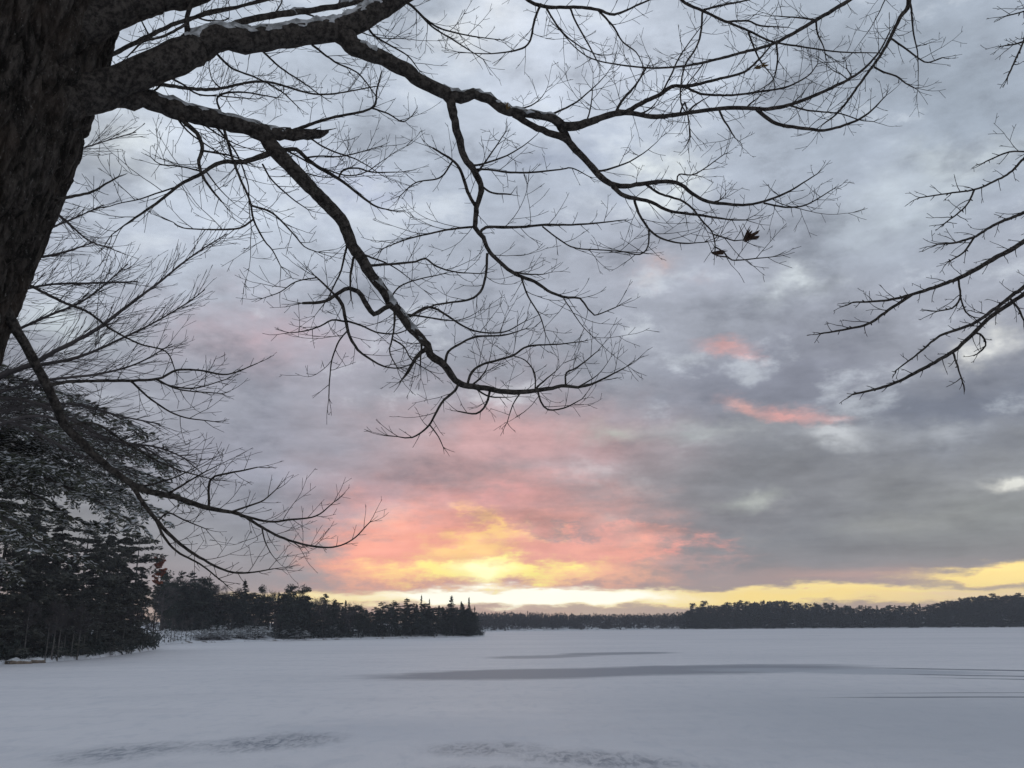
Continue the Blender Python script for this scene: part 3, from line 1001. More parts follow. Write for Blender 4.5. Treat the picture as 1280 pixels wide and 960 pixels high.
 ('C1', 'C', None, 0.5, [22, 20, 18, 17, 16, 16, 15, 14, 13, 12, 11, 10, 10, 9, 8.4, 8, 7, 6.4, 5.4, 4.4, 3.6, 2.8, 1.4],
  [(318, 162), (335, 174), (347, 192), (370, 216), (395, 242), (424, 274), (432, 286), (445, 315), (470, 350), (495, 385), (520, 416), (534, 431), (537, 443), (556, 456), (565, 470), (576, 480),
   (605, 485), (638, 490), (672, 488), (706, 482), (722, 484), (745, 478), (782, 459)]),
 ('Ca', 'C1', None, -0.2, [6, 6, 6.5, 6.5, 6, 5.5, 5, 4.4, 4, 3.2], [(496, 378), (480, 385), (467, 393), (456, 376), (448, 365), (437, 360), (425, 365), (412, 374), (400, 378), (378, 379)]),
 ('Cb', 'C1', None, -0.1, [3.6, 3, 2.6, 2], [(442, 322), (438, 345), (438, 360), (439, 374)]),
 ('Cc', 'Ca', None, 0.1, [5, 4.6, 4.2, 3.6, 3, 2.4, 1.8, 1.2], [(419, 369), (428, 381), (432, 400), (435, 415), (447, 437), (465, 450), (480, 458), (500, 460), (516, 454)]),
 ('Cd', 'Ca', None, -0.1, [3, 2.6, 2], [(419, 369), (405, 355), (394, 345)]),
 ('Ce', 'Cd', None, 0.2, [1.8, 1.6, 1], [(396, 347), (370, 352), (350, 365), (328, 373)]),
 ('Cf', 'Cc', None, -0.2, [2.6, 2.2, 1.2], [(432, 402), (415, 400), (400, 408), (380, 414), (362, 416)]),
 ('Cg', 'Cc', None, 0.2, [2.6, 2.2, 1.4], [(433, 401), (455, 408), (470, 415), (495, 417), (517, 409)]),
 ('Ch', 'Cc', None, -0.1, [2.2, 1.8, 1.4], [(434, 414), (424, 426), (415, 450), (412, 475), (411, 497)]),
 ('Ci', 'C1', None, -0.2, [3.2, 2.6, 2, 1.3], [(493, 382), (493, 405), (490, 425), (487, 440), (496, 459)]),
 ('Cj', 'Ci', None, 0.1, [2.2, 1.8, 1.2], [(490, 424), (505, 433), (515, 450), (537, 464)]),
 ('Ck', 'C1', None, -0.1, [6, 5, 4, 2], [(534, 434), (520, 448), (510, 465), (502, 475)]),
 ('Cl', 'C1', None, 0.3, [3.6, 3, 2.6, 2, 1.2], [(462, 332), (490, 330), (520, 327), (532, 323), (546, 333), (570, 340), (602, 342)]),
 ('Cm', 'C1', None, 0.3, [2.2, 1.8, 1.2], [(488, 372), (500, 358), (520, 350), (556, 342)]),
 ('Cn', 'C1', None, 0.2, [3.6, 3, 2.4, 2, 1.2], [(512, 396), (530, 385), (542, 385), (560, 395), (580, 408), (600, 415), (630, 415), (656, 402)]),
 ('Co', 'C1', None, 0.2, [3.6, 3.2, 2.8, 2.2, 1.2], [(556, 457), (560, 440), (575, 430), (595, 421), (630, 419), (657, 411)]),
 ('Cp', 'C1', None, 0.3, [3.6, 3.2, 2.8, 2.2, 1.2], [(584, 482), (590, 465), (605, 455), (640, 445), (660, 433), (700, 430), (727, 427)]),
 ('Cq', 'C1', None, -0.2, [3.8, 3.4, 3, 2.4, 1.4], [(573, 480), (569, 488), (555, 500), (545, 515), (535, 533), (515, 547), (498, 546)]),
 ('Cr', 'Cq', None, 0.0, [2, 1.6, 1.2], [(537, 531), (548, 546), (554, 559)]),
 ('Cs', 'C1', None, 0.1, [3.4, 2.8, 1.6], [(613, 486), (608, 505), (595, 517), (572, 514)]),
 ('Ct', 'C1', None, 0.1, [2.8, 2.2, 1.3], [(672, 488), (676, 502), (685, 512), (705, 510), (727, 499)]),
 ('Cu', 'C1', None, -0.1, [2, 1.6, 1.1], [(652, 489), (641, 506), (634, 528)]),
 ('Cv', 'C1', None, 0.1, [2.6, 2.2, 1.2], [(707, 482), (708, 466), (722, 459), (747, 439)]),
 ('Cw', 'C1', None, 0.2, [2, 1.8, 1.2], [(669, 488), (668, 466), (656, 450), (642, 445)]),
 ('C2', 'C', None, -0.1, [7, 6, 5, 4.6, 4, 3, 2], [(222, 140), (232, 154), (246, 166), (253, 185), (249, 200), (251, 215), (263, 235), (277, 252)]),
 ('C2a', 'C2', None, 0.3, [3, 2.4, 1.6], [(252, 188), (275, 192), (290, 195), (312, 204)]),
 ('C2b', 'C2', None, 0.2, [2.2, 1.8, 1.1], [(251, 214), (225, 208), (200, 205), (188, 196)]),
 ('C3', 'C1', None, -0.5, [8, 7, 6, 5, 4.4, 4, 3.6, 3, 2.2, 1.2], [(344, 188), (322, 197), (300, 203), (285, 202), (270, 205), (252, 217), (226, 230), (210, 243), (190, 258), (165, 275), (140, 293)]),
 ('C3a', 'C', None, -0.2, [3.6, 3.6, 3.4, 3, 2.6, 2, 1.2], [(279, 158), (288, 190), (293, 205), (303, 230), (312, 250), (317, 275), (330, 300), (340, 312), (351, 333)]),
 ('C3b', 'C3a', None, 0.2, [3, 2.6, 2, 1.2], [(315, 257), (340, 266), (365, 290), (380, 308), (397, 315)]),
 ('C3c', 'C3a', None, -0.2, [2.8, 2.2, 1.2], [(317, 274), (300, 285), (270, 287), (230, 285), (217, 278)]),
 ('C3d', 'C3', None, 0.3, [2.4, 2, 1.2], [(328, 205), (340, 225), (365, 248), (385, 262)]),
 ('C4', 'C1', None, 0.6, [6, 5, 4.4, 4, 3.4, 2.6, 1.3], [(350, 188), (370, 187), (385, 200), (405, 213), (430, 228), (455, 248), (470, 258), (490, 263)]),
 ('C4a', 'C4', None, 0.2, [2.6, 2.2, 1.2], [(423, 223), (430, 212), (448, 210), (465, 215), (502, 215)]),
 ('C4b', 'C4', None, 0.3, [2.4, 1.8, 1.1], [(384, 197), (400, 195), (430, 195), (475, 183)]),
 ('C5', 'C', None, 0.4, [5, 4, 3.4, 2.6, 1.8], [(365, 164), (395, 153), (420, 146), (465, 135), (471, 112), (477, 90)]),
 ('C5a', 'C5', None, 0.2, [2.6, 2, 1.2], [(464, 135), (485, 142), (503, 152), (515, 145)]),
 ('C6', 'C', None, 0.3, [3, 2.4, 1.6], [(280, 150), (272, 122), (300, 115), (345, 122)]),
 # --- on L
 ('L1', 'L', None, 0.2, [6, 5, 4.4, 3.6, 3, 2.4, 1.3], [(163, 604), (180, 630), (200, 655), (225, 680), (255, 700), (285, 714), (310, 716), (342, 711)]),
 ('L1a', 'L1', None, -0.1, [3.6, 3, 2.4, 1.6], [(195, 650), (208, 675), (225, 692), (250, 705), (278, 727)]),
 ('L2', 'L', None, 0.2, [3.6, 3, 2.4, 1.3], [(298, 643), (335, 652), (360, 650), (395, 645), (417, 628)]),
 ('L2a', 'L', None, 0.1, [3, 2.4, 1.4], [(286, 641), (318, 630), (330, 625), (345, 612)]),
 ('L3', 'L', None, 0.1, [3.4, 3, 2.6, 1.6], [(261, 635), (263, 600), (285, 592), (305, 588), (322, 584)]),
 ('L4', 'L1', None, 0.2, [2.4, 2, 1.2], [(197, 652), (210, 641), (230, 650), (257, 661)]),
 ('L5', 'L', None, 0.8, [5, 4.4, 4, 3.4, 2.8, 2.2, 1.3], [(60, 482), (90, 477), (130, 476), (195, 474), (220, 463), (250, 463), (285, 468), (322, 454)]),
 ('L5a', 'L5', None, 0.1, [2.6, 2, 1.2], [(195, 474), (225, 487), (277, 492)]),
 ('L5b', 'L5', None, 0.2, [2.8, 2.2, 1.2], [(163, 475), (190, 500), (225, 520), (267, 527)]),
 ('L5c', 'L5', None, -0.1, [2.6, 2, 1.2], [(194, 474), (215, 483), (245, 485), (283, 474)]),
 ('L7', 'L', None, 0.4, [3.4, 3, 2.4, 1.4], [(82, 532), (120, 530), (160, 555), (195, 575), (225, 588), (262, 598)]),
]
limb_of = {}
for ent in TR:
    key, par, Y0, dY, wid, pts = ent
    rg = random.Random(hash_ if (hash_ := sum(ord(ch) * 31 ** i for i, ch in enumerate(key))) else 1)
    if Y0 is None:
        Y0 = L0.start(par, *pts[0])
    path, rad = L0.trace(key, pts, wid, Y0, Y0 + dY, jit=0.35, step=0.022)
    b = Buf()
    big = max(rad) > 0.03
    b.tube(path, rad, 16 if big else (8 if max(rad) > 0.01 else 5))
    short = key in ('T', 'Rr', 'Cb', 'B2z', 'Ck', 'B1g', 'Cr', 'S1')
    if key == 'C':
        # torn end: a few splinters
        d = (path[-1] - path[-4]).normalized()
        for k in range(7):
            s = path[-6 + rg.randint(0, 4)] + rand_perp(d, rg) * rad[-6] * 0.6
            b.tube([s, s + d * rg.uniform(0.03, 0.09) + rand_perp(d, rg) * 0.01], [0.007, 0.0015], 4)
    if not short and key != 'C':
        thin = 0.013 if key not in ('A',) else 0.02
        twigs_along(b, path, rad, rg, 0.042, 0.07, 0.34, 2, thick=0.0020, from_t=0.06, only_thin=thin, up=0.075, jit=0.10, sub=0.062, ang=0.72, sublen=0.6)
    elif short:
        twigs_along(b, path, rad, rg, 0.15, 0.05, 0.16, 1, from_t=0.3, up=0.03, jit=0.14)
    me = b.mesh('wood_' + key, ORG)
    if par == 'trunk':
        o = link('limb', me, M_BARK, oak)
        limb_of[key] = o
    else:
        o = link('branch', me, M_BARK, limb_of[par])
        limb_of[key] = limb_of[par]
    # snow plastered along the upper side of the stout limbs, the wind having driven it from the lake
    if key in ('A', 'C', 'B', 'C1', 'Q'):
        run = []

        def flush():
            if len(run) > 4:
                pv_, rv_ = [], []
                m_ = len(run)
                for q, (pp, rr_, off) in enumerate(run):
                    tt = q / (m_ - 1)
                    env = min(1, tt * 6, (1 - tt) * 6) ** 0.5
                    k_ = 0.66 + 0.17 * mnoise.noise(pp * 14)
                    pv_.append(pp + off * (rr_ * (1.09 - k_)))
                    rv_.append(rr_ * k_ * max(0.3, env))
                sb = Buf()
                sb.tube(pv_, rv_, 18)
                vv = sb.v[0]
                for q in range(len(vv)):
                    v3 = Vector(vv[q])
                    vv[q] = (v3 + mnoise.noise_vector(v3 * 30) * 0.014 + mnoise.noise_vector(v3 * 80) * 0.009)[:]
                link('snow', sb.mesh('snow_' + key, ORG), M_LIMBSNOW, limb_of[key])
            run.clear()
        dens = {'A': 0.16, 'C': 0.20, 'B': -0.10, 'C1': -0.16, 'Q': -0.1}[key]
        for i in range(17 if key == 'A' else 4, len(path) - 3):
            dirn = (path[i + 1] - path[i - 1]).normalized()
            off = UP * 0.74 + Vector((0, -1, 0)) * 0.67
            off = (off - dirn * off.dot(dirn)).normalized()
            ok = rad[i] > 0.014 and abs(dirn.z) < 0.85 and mnoise.noise(path[i] * 4.0) + dens > -0.12
            if ok:
                run.append((path[i], rad[i], off))
            else:
                flush()
        flush()


# finer branches running back from the stout limbs, behind the ones above
WISP = [('A', 8), ('C', 7), ('B', 10), ('C1', 8), ('B2', 3), ('B1', 3), ('P', 3), ('Q', 4), ('L', 5), ('U', 4), ('E', 3), ('C3', 3)]
keep = {e[0]: e for e in TR}
for key, cnt in WISP:
    rg = random.Random(len(key) * 77 + ord(key[0]) * 3 + cnt)
    ent = keep[key]
    Y0 = L0.path[key][0][2]
    path, rad = L0.trace(key + '_', ent[5], ent[4], Y0, L0.path[key][-1][2], jit=0.35, step=0.022)
    for k in range(cnt):
        i = int(len(path) * (0.22 + 0.7 * (k + rg.random()) / cnt))
        i = min(i, len(path) - 3)
        q = path[i]
        if key == 'A' and (cam_data.lens and depth_of(q) < 0.5 or q.z > 7.0):
            continue
        d = (path[i + 1] - path[i - 1]).normalized()
        sd_ = rg.choice((-1, 1, 1)) * (1 if d.x > 0 else -1)
        dd = (d * rg.uniform(0.5, 1.0) + Vector((-d.z, 0, d.x)) * sd_ * rg.uniform(0.4, 1.0) + Vector((0, rg.uniform(0.1, 1.2), 0))).normalized()
        pts = [q]
        L_ = rg.uniform(0.40, 1.0) if key in ('A', 'C', 'P', 'Q', 'U') else rg.uniform(0.22, 0.52)
        n_ = int(L_ / 0.03)
        bend = rand_perp(dd, rg) * 0.05
        for m_ in range(n_):
            dd = (dd + bend + rand_perp(dd, rg) * 0.09 + UP * 0.035).normalized()
            pts.append(pts[-1] + dd * (L_ / n_))
        r0_ = min(rad[i] * 0.6, 0.006)
        rr_ = [max(0.0013, r0_ * (1 - 0.8 * m_ / n_)) for m_ in range(n_ + 1)]
        b = Buf()
        b.tube(pts, rr_, 4)
        twigs_along(b, pts, rr_, rg, 0.05, 0.08, 0.34, 2, thick=0.0019, from_t=0.05, only_thin=0.02, up=0.06, jit=0.12, sub=0.062, ang=0.75, sublen=0.6)
        link('branch', b.mesh('wisp_' + key, ORG), M_BARK, limb_of[key])


def leaf_mesh(size, rg, curl):
    """a withered lobed leaf, cupped and twisted, with a stalk"""
    out = []
    lobes = 5
    for i in range(40):
        a = 2 * math.pi * i / 40
        r = 0.62 + 0.38 * abs(math.cos(a * lobes / 2)) + 0.07 * math.sin(a * 11)
        out.append((r * math.cos(a), r * math.sin(a)))
    V = [(0, 0, 0)]
    for ring in (0.5, 1.0):
        for (x, y) in out:
            x, y = x * ring, y * ring
            z = curl * (x * x * 0.9 + 0.5 * y * y) + 0.22 * math.sin(3 * x + 5 * y) + 0.12 * mnoise.noise(Vector((x * 3, y * 3, size * 50)))
            V.append((x * (1 - 0.25 * curl), y * (1 - 0.15 * curl), z))
    Fq = []
    for i in range(40):
        j = (i + 1) % 40
        Fq.append((0, 1 + i, 1 + j, 1 + j))
        Fq.append((1 + i, 41 + i, 41 + j, 1 + j))
    return np.array(V) * size, Fq


def dead_leaf(px, py, Y, size, curl, rot, mat, key):
    rg = random.Random(int(px))
    V, Fq = leaf_mesh(size, rg, curl)
    M = Euler(rot).to_matrix()
    p = at(px, py, Y)
    Vw = np.array([(M @ Vector(v) + p)[:] for v in V])
    bb = Buf()
    bb.add(Vw, Fq)
    stalk_end = p + Vector((-size * 0.5, 0, size * 1.7))
    bb.tube([p, p.lerp(stalk_end, 0.5) + Vector((0.003, 0, 0)), stalk_end], [0.0016, 0.0013, 0.0013], 4)
    link('dead_leaf', bb.mesh('dead_leaf', ORG), mat, limb_of[key])


Yl = L0.start('B2f', 928, 300)
dead_leaf(931, 300, Yl, 0.040, 1.8, (1.2, 0.4, 0.3), M_LEAF, 'B2f')
dead_leaf(936, 297, Yl + 0.02, 0.038, 1.8, (0.6, 1.0, 1.3), M_LEAF, 'B2f')
dead_leaf(890, 317, L0.start('B2b', 894, 306), 0.038, 2.1, (1.5, 1.4, 1.5), M_LEAF, 'B2b')
dead_leaf(944, 85, L0.start('G3', 950, 75), 0.024, 1.8, (1.4, 0.2, 1.1), M_TANLEAF, 'G3')
dead_leaf(952, 82, L0.start('G3', 950, 75), 0.022, 1.8, (1.4, -0.3, 1.5), M_TANLEAF, 'G3')
dead_leaf(634, 136, L0.start('B', 634, 138) - 0.05, 0.022, 1.2, (1.0, 0.5, 0.2), M_TANLEAF, 'B')

# the crown above the picture, so that the tree is whole
rg = random.Random(5)
for (y_, sd_) in ((-330, 1), (-470, -1), (-600, 1), (-720, -1), (-760, 1)):
    i = min(range(len(tp)), key=lambda q: (tp[q] - at(130, y_, TY)).length)
    b = Buf()
    d = Vector((sd_ * rg.uniform(0.5, 1.0), rg.uniform(-0.8, 0.9), rg.uniform(0.5, 1.0))).normalized()
    pts = [tp[i]]
    for k in range(26):
        d = (d + rand_perp(d, rg) * 0.12 + UP * 0.02).normalized()
        pts.append(pts[-1] + d * 0.13)
    rr_ = [tr[i] * 0.36 * (1 - k / 27) + 0.006 for k in range(27)]
    b.tube(pts, rr_, 9)
    for k in range(6, 26, 2):
        dd = (d + rand_perp(d, rg) * 0.9).normalized()
        grow(b, pts[k], dd, rg.uniform(0.5, 1.1), rr_[k] * 0.5, 1, rg, up=0.01, seg=0.08, sub=0.16)
    link('limb', b.mesh('crown_limb', ORG), M_BARK, oak)

# ------------------------------------------------------------------ a second tree whose twigs hang in
YR = 5.6
L1t = Limbs()
trunk_pts = [(1560, 1300), (1550, 900), (1540, 560), (1530, 250), (1515, -60), (1500, -380)]
rp, rrad = L1t.trace('trunk', trunk_pts, [90, 78, 70, 60, 46, 24], YR, YR, jit=0.3, step=0.05)
k0 = next(i for i, p in enumerate(rp) if p.z > bank_z(p.x, p.y) - 0.1)
rp, rrad = rp[k0:], rrad[k0:]
RO = Vector((rp[0].x, rp[0].y, bank_z(rp[0].x, rp[0].y)))
rtree = thing('bare_tree', RO, 'slender bare tree showing only its budded branch tips against grey cloud, no snow on them', 'tree')
b = Buf()
b.tube(rp, rrad, 16)
link('trunk', b.mesh('second_trunk', RO[:]), M_BARK2, rtree)
RT = [
 ('R1', 'trunk', [12, 8, 5, 4, 3.6, 3.2, 2.6, 2.2, 1.6], [(1526, 120), (1440, 110), (1340, 150), (1292, 186), (1277, 201), (1262, 216), (1240, 228), (1218, 237), (1190, 241), (1150, 247)]),
 ('R1a', 'R1', [2.6, 2.2, 1.6], [(1218, 237), (1207, 258), (1180, 280)]),
 ('R1b', 'R1', [2.4, 2.2, 1.6], [(1285, 190), (1262, 190), (1232, 202)]),
 ('R2', 'trunk', [13, 9, 6, 5, 4.4, 3.8, 3.2, 2.2], [(1530, 250), (1430, 205), (1350, 225), (1300, 255), (1275, 268), (1245, 280), (1220, 295), (1195, 303), (1173, 305)]),
 ('R2a', 'R2', [2.6, 2.2, 1.6], [(1219, 295), (1205, 315), (1188, 326)]),
 ('R3', 'trunk', [18, 13, 8, 6.6, 6, 5.6, 5, 4, 3, 2.2], [(1534, 330), (1440, 240), (1360, 255), (1300, 290), (1275, 305), (1240, 325), (1200, 347), (1150, 365), (1110, 375), (1066, 378)]),
 ('R3a', 'R3', [4, 3.4, 2.8, 2], [(1140, 368), (1110, 388), (1085, 405), (1055, 412), (1026, 417)]),
 ('R3b', 'R3', [3, 2.4, 1.8], [(1198, 348), (1200, 372), (1190, 385), (1172, 389)]),
 ('R3c', 'R3b', [2.2, 2, 1.6], [(1200, 370), (1207, 390), (1216, 396)]),
 ('R4', 'trunk', [17, 12, 7, 5.6, 5, 4.4, 3.8, 3, 2.4, 1.6], [(1536, 420), (1440, 300), (1360, 310), (1300, 345), (1275, 362), (1245, 385), (1215, 405), (1175, 420), (1150, 440), (1120, 463)]),
 ('R5', 'R4', [6, 5.4, 5, 5, 4.4, 4, 3.4, 2.4], [(1330, 328), (1300, 352), (1270, 375), (1240, 395), (1215, 418), (1190, 440), (1150, 463), (1110, 482), (1066, 493)]),
 ('R5a', 'R5', [3, 2.4, 1.8], [(1191, 440), (1197, 458), (1203, 477)]),
 ('R5b', 'R5', [3, 2.4, 1.8], [(1217, 415), (1228, 420), (1232, 432), (1222, 442)]),
 ('R5c', 'R4', [3, 2.4, 1.8], [(1262, 372), (1272, 385), (1280, 400), (1290, 415)]),
 ('R6', 'trunk', [8, 5, 3.4, 2.8, 2.2], [(1520, -20), (1420, -60), (1330, -30), (1290, 20), (1278, 55), (1260, 95)]),
 ('R6a', 'R6', [2.4, 2, 1.6], [(1279, 52), (1270, 55), (1256, 57)]),
 ('R6b', 'R6', [2.4, 2, 1.6], [(1300, 5), (1280, 14), (1258, 20)]),
]
rl = {}
for (key, par, wid, pts) in RT:
    rg = random.Random(sum(ord(c) for c in key) * 7)
    Y0 = YR if par == 'trunk' else L1t.start(par, *pts[0])
    path, rad = L1t.trace(key, pts, wid, Y0, Y0 + rg.uniform(-0.9, -0.2) if par == 'trunk' else Y0 + rg.uniform(-.2, .2), jit=0.5, step=0.025)
    b = Buf()
    b.tube(path, rad, 6)
    # short stubby spurs rather than long twigs
    twigs_along(b, path, rad, rg, 0.055, 0.05, 0.27, 2, thick=0.0032, from_t=0.1, only_thin=0.02, up=0.012, jit=0.20, sub=0.06, ang=0.85, rmin=0.0017, sublen=0.5)
    for k in range(4, len(path), 5):
        if rad[k] < 0.02:
            d = (path[k] - path[k - 1]).normalized()
            s = path[k]
            e = s + (rand_perp(d, rg) + d * 0.6) * 0.018
            b.tube([s, s.lerp(e, 0.6), e], [0.0035, 0.0045, 0.002], 5)
    me = b.mesh('reach_' + key, RO[:])
    if par == 'trunk':
        rl[key] = link('limb', me, M_BARK, rtree)
    else:
        rl[key] = rl[par]
        link('branch', me, M_BARK, rl[par])

# ------------------------------------------------------------------ a feathery bare tree behind the trunk
YM = 10.5
L2t = Limbs()
mp_, mr_ = L2t.trace('trunk', [(-190, 1100), (-185, 800), (-175, 600), (-170, 400), (-160, 200), (-150, 40)], [60, 52, 46, 38, 26, 12], YM, YM, jit=0.3, step=0.08)
k0 = next(i for i, p in enumerate(mp_) if p.z > bank_z(p.x, p.y) - 0.1)
mp_, mr_ = mp_[k0:], mr_[k0:]
MO = Vector((mp_[0].x, mp_[0].y, bank_z(mp_[0].x, mp_[0].y)))
mtree = thing('bare_tree', MO, 'feathery bare tree with straight upswept twigs fanning out from behind the big trunk', 'tree')
b = Buf()
b.tube(mp_, mr_, 10)
link('trunk', b.mesh('feather_trunk', MO[:]), M_BARK2, mtree)
MT = [
 ([12, 9, 8, 7, 6, 5, 4, 3, 2.2, 1.4], [(-175, 560), (-80, 500), (0, 470), (40, 455), (75, 436), (120, 412), (160, 382), (200, 352), (240, 320), (284, 292)]),
 ([7, 6, 5, 4, 3, 2, 1.4], [(-60, 490), (20, 462), (75, 452), (115, 440), (150, 424), (195, 402), (235, 378), (256, 362)]),
 ([8, 6, 4, 3, 2], [(-172, 460), (-80, 400), (0, 370), (60, 356), (110, 354), (172, 352)]),
 ([8, 6, 5, 3.4, 2.2, 1.4], [(-170, 420), (-80, 350), (0, 310), (50, 290), (90, 274), (130, 256)]),
 ([7, 5, 4, 3, 1.4], [(-172, 400), (-60, 340), (20, 325), (70, 318), (120, 302)]),
 ([7, 5, 4, 3, 1.4], [(-170, 480), (-70, 440), (0, 420), (60, 395), (110, 372), (160, 330)]),
 ([7, 5, 4, 3, 1.4], [(-175, 600), (-70, 540), (20, 510), (90, 505), (150, 520), (200, 530)]),
 ([7, 5, 4, 3, 1.4], [(-175, 620), (-60, 560), (40, 520), (120, 545), (180, 560), (225, 590)]),
 ([6, 5, 4, 3, 1.4], [(-100, 520), (0, 490), (60, 475), (120, 468), (170, 455), (215, 430)]),
 ([6, 5, 4, 3, 1.4], [(-172, 520), (-60, 500), (30, 500), (90, 525), (140, 550), (200, 560), (245, 580)]),
 ([6, 5, 4, 3, 1.4], [(-172, 540), (-60, 520), (20, 530), (80, 560), (130, 580), (180, 600)]),
 ([6, 5, 4, 3, 1.4], [(-170, 380), (-80, 300), (0, 270), (60, 262), (110, 300), (140, 310)]),
 ([6, 4, 3, 2, 1.4], [(-168, 340), (-80, 260), (0, 225), (60, 200), (120, 180), (170, 165)]),
]
for q, (wid, pts) in enumerate(MT):
    rg = random.Random(100 + q)
    path, rad = L2t.trace('m%d' % q, pts, wid, YM, YM + rg.uniform(-1.2, 1.2), jit=0.3, step=0.06)
    b = Buf()
    b.tube(path, rad, 6)
    m = len(path)
    for i in range(int(m * 0.30), m - 1):
        for rep in range(2):
            if rg.random() < 0.78:
                d = (path[i + 1] - path[i - 1]).normalized()
                lat = (Vector((-d.z, 0, d.x)) * rg.choice((-1, 1)) + rand_perp(d, rg) * 0.7).normalized()
                a = rg.uniform(0.25, 0.60)
                L = rg.uniform(0.2, 0.85) * (1.15 - 0.6 * i / m)
                grow(b, path[i], d * math.cos(a) + lat * math.sin(a) + UP * 0.12, L, 0.0042, 1, rg, up=0.004, jit=0.045, sub=0.13, ang=0.38, seg=0.10, sublen=0.55, rmin=0.0024)
    link('limb', b.mesh('feather_limb', MO[:]), M_TWIGWOOD, mtree)

# ------------------------------------------------------------------ hemlock boughs with snow, the trunk outside the view
YH = 14.0
L3t = Limbs()
hp, hr = L3t.trace('trunk', [(-150, 1060), (-150, 900), (-148, 700), (-145, 500), (-140, 300), (-136, 120)], [44, 42, 38, 32, 22, 6], YH, YH, jit=0.2, step=0.1)
k0 = next((i for i, p in enumerate(hp) if p.z > bank_z(p.x, p.y) - 0.1), 0)
hp, hr = hp[k0:], hr[k0:]
HO = Vector((hp[0].x, hp[0].y, bank_z(hp[0].x, hp[0].y)))
hem = thing('hemlock_tree', HO, 'evergreen with snow flecked drooping boughs hanging in below the feathery bare tree', 'tree')
b = Buf()
b.tube(hp, hr, 12)
link('trunk', b.mesh('hemlock_trunk', HO[:]), M_BARK2, hem)


def hemlock_bough(pts, Y1, rg, snowy):
    path, rad = L3t.trace('h', pts, [9, 6, 4, 2.4, 1.5], YH, Y1, jit=0.3, step=0.06)
    wood, need, snow = Buf(), ([], [], []), ([], [], [])
    wood.tube(path, rad, 5)
    m = len(path)
    for i in range(int(m * 0.30), m):
        t = i / m
        d = (path[min(i + 1, m - 1)] - path[i - 1]).normalized()
        side = d.cross(UP).normalized()
        for sg in (-1, 1):
            if rg.random() < 0.30 + 0.25 * t:
                continue
            L = rg.uniform(0.35, 0.95) * (1.1 - 0.75 * t) + 0.10
            dd = (d * rg.uniform(0.5, 0.9) + side * sg + UP * rg.uniform(-0.35, 0.1)).normalized()
            k = max(3, int(L / 0.055))
            p = path[i].copy()
            line = [p.copy()]
            for s_ in range(k):
                dd = (dd + UP * -0.05 + rand_perp(dd, rg) * 0.10).normalized()
                p = p + dd * (L / k)
                line.append(p.copy())
                sd2 = dd.cross(UP).normalized()
                for s2 in (-1, 1):
                    ln = rg.uniform(0.035, 0.085) * (1.1 - 0.5 * s_ / k)
                    nd = (dd * 0.8 + sd2 * s2 + rand_perp(dd, rg) * 0.35).normalized()
                    c = p + nd * ln
                    wv = nd.cross(rand_perp(nd, rg) + UP * 0.9).normalized() * ln * rg.uniform(0.22, 0.34)
                    need[0].append(c[:]); need[1].append((nd * ln)[:]); need[2].append(wv[:])
                    if rg.random() < snowy:
                        snow[0].append((c + UP * 0.012)[:]); snow[1].append((nd * ln * 0.9)[:]); snow[2].append((wv * 1.0)[:])
            wood.tube(line, [0.006 - 0.004 * (q / k) for q in range(k + 1)], 3)
    bo = link('bough', wood.mesh('hemlock_bough', HO[:]), M_BARK2, hem)
    nb = Buf()
    nb.quads(*need)
    link('needles', nb.mesh('hemlock_needles', HO[:], smooth=False), M_NEEDLE, bo)['kind'] = 'stuff'
    if snow[0]:
        sb = Buf()
        sb.quads(*snow)
        link('snow', sb.mesh('hemlock_snow', HO[:], smooth=False), M_SNOW, bo)['kind'] = 'stuff'


tips = [(216, 618, .36), (205, 650, .3), (212, 590, .36), (190, 610, .36), (172, 575, .3), (214, 604, .36), (196, 636, .26), (170, 655, .2), (208, 575, .3), (150, 560, .2), (120, 540, .2), (60, 545, .14), (40, 490, .12),
        (150, 610, .16), (110, 600, .12), (80, 640, .1), (130, 660, .12), (40, 610, .08), (60, 690, .06), (110, 700, .06), (20, 560, .1), (30, 660, .06),
        (100, 560, .14), (165, 590, .2), (20, 720, .05), (180, 540, .12), (75, 585, .12), (135, 635, .12), (50, 520, .2)]
for q, (tx, ty, sn) in enumerate(tips):
    rg = random.Random(300 + q)
    y0_ = ty - rg.uniform(10, 90) - 0.12 * (tx + 150)
    pts = [(-146, y0_), (-146 + (tx + 146) * .3, y0_ + (ty - y0_) * .12), (-146 + (tx + 146) * .6, y0_ + (ty - y0_) * .38), (-146 + (tx + 146) * .85, y0_ + (ty - y0_) * .72), (tx, ty)]
    hemlock_bough(pts, YH + rg.uniform(-2.0, 2.2), rg, min(0.75, sn * 1.3 + 0.36))

# ------------------------------------------------------------------ conifers and other trees of the shores
def rng_dirs(n, rs):
    d = rs.normal(size=(n, 3))
    return d / np.linalg.norm(d, axis=1)[:, None]


def clump(arr, c, radii, n, size, rs, flat=0.5, droop=0.0):
    """n needle sprays spread through one clump"""
    d = rng_dirs(n, rs) * (rs.random((n, 1)) ** 0.45) * np.asarray(radii)
    cc = np.asarray(c) + d
    o = d / (np.linalg.norm(d, axis=1)[:, None] + 1e-6) + rs.normal(size=(n, 3)) * 0.6
    o[:, 2] = o[:, 2] * flat - droop
    o /= np.linalg.norm(o, axis=1)[:, None]
    s = np.cross(o, rs.normal(size=(n, 3)))
    s /= np.linalg.norm(s, axis=1)[:, None]
    L = size * rs.uniform(0.55, 1.25, (n, 1))
    arr[0].append(cc); arr[1].append(o * L); arr[2].append(s * L * rs.uniform(0.25, 0.45, (n, 1)))


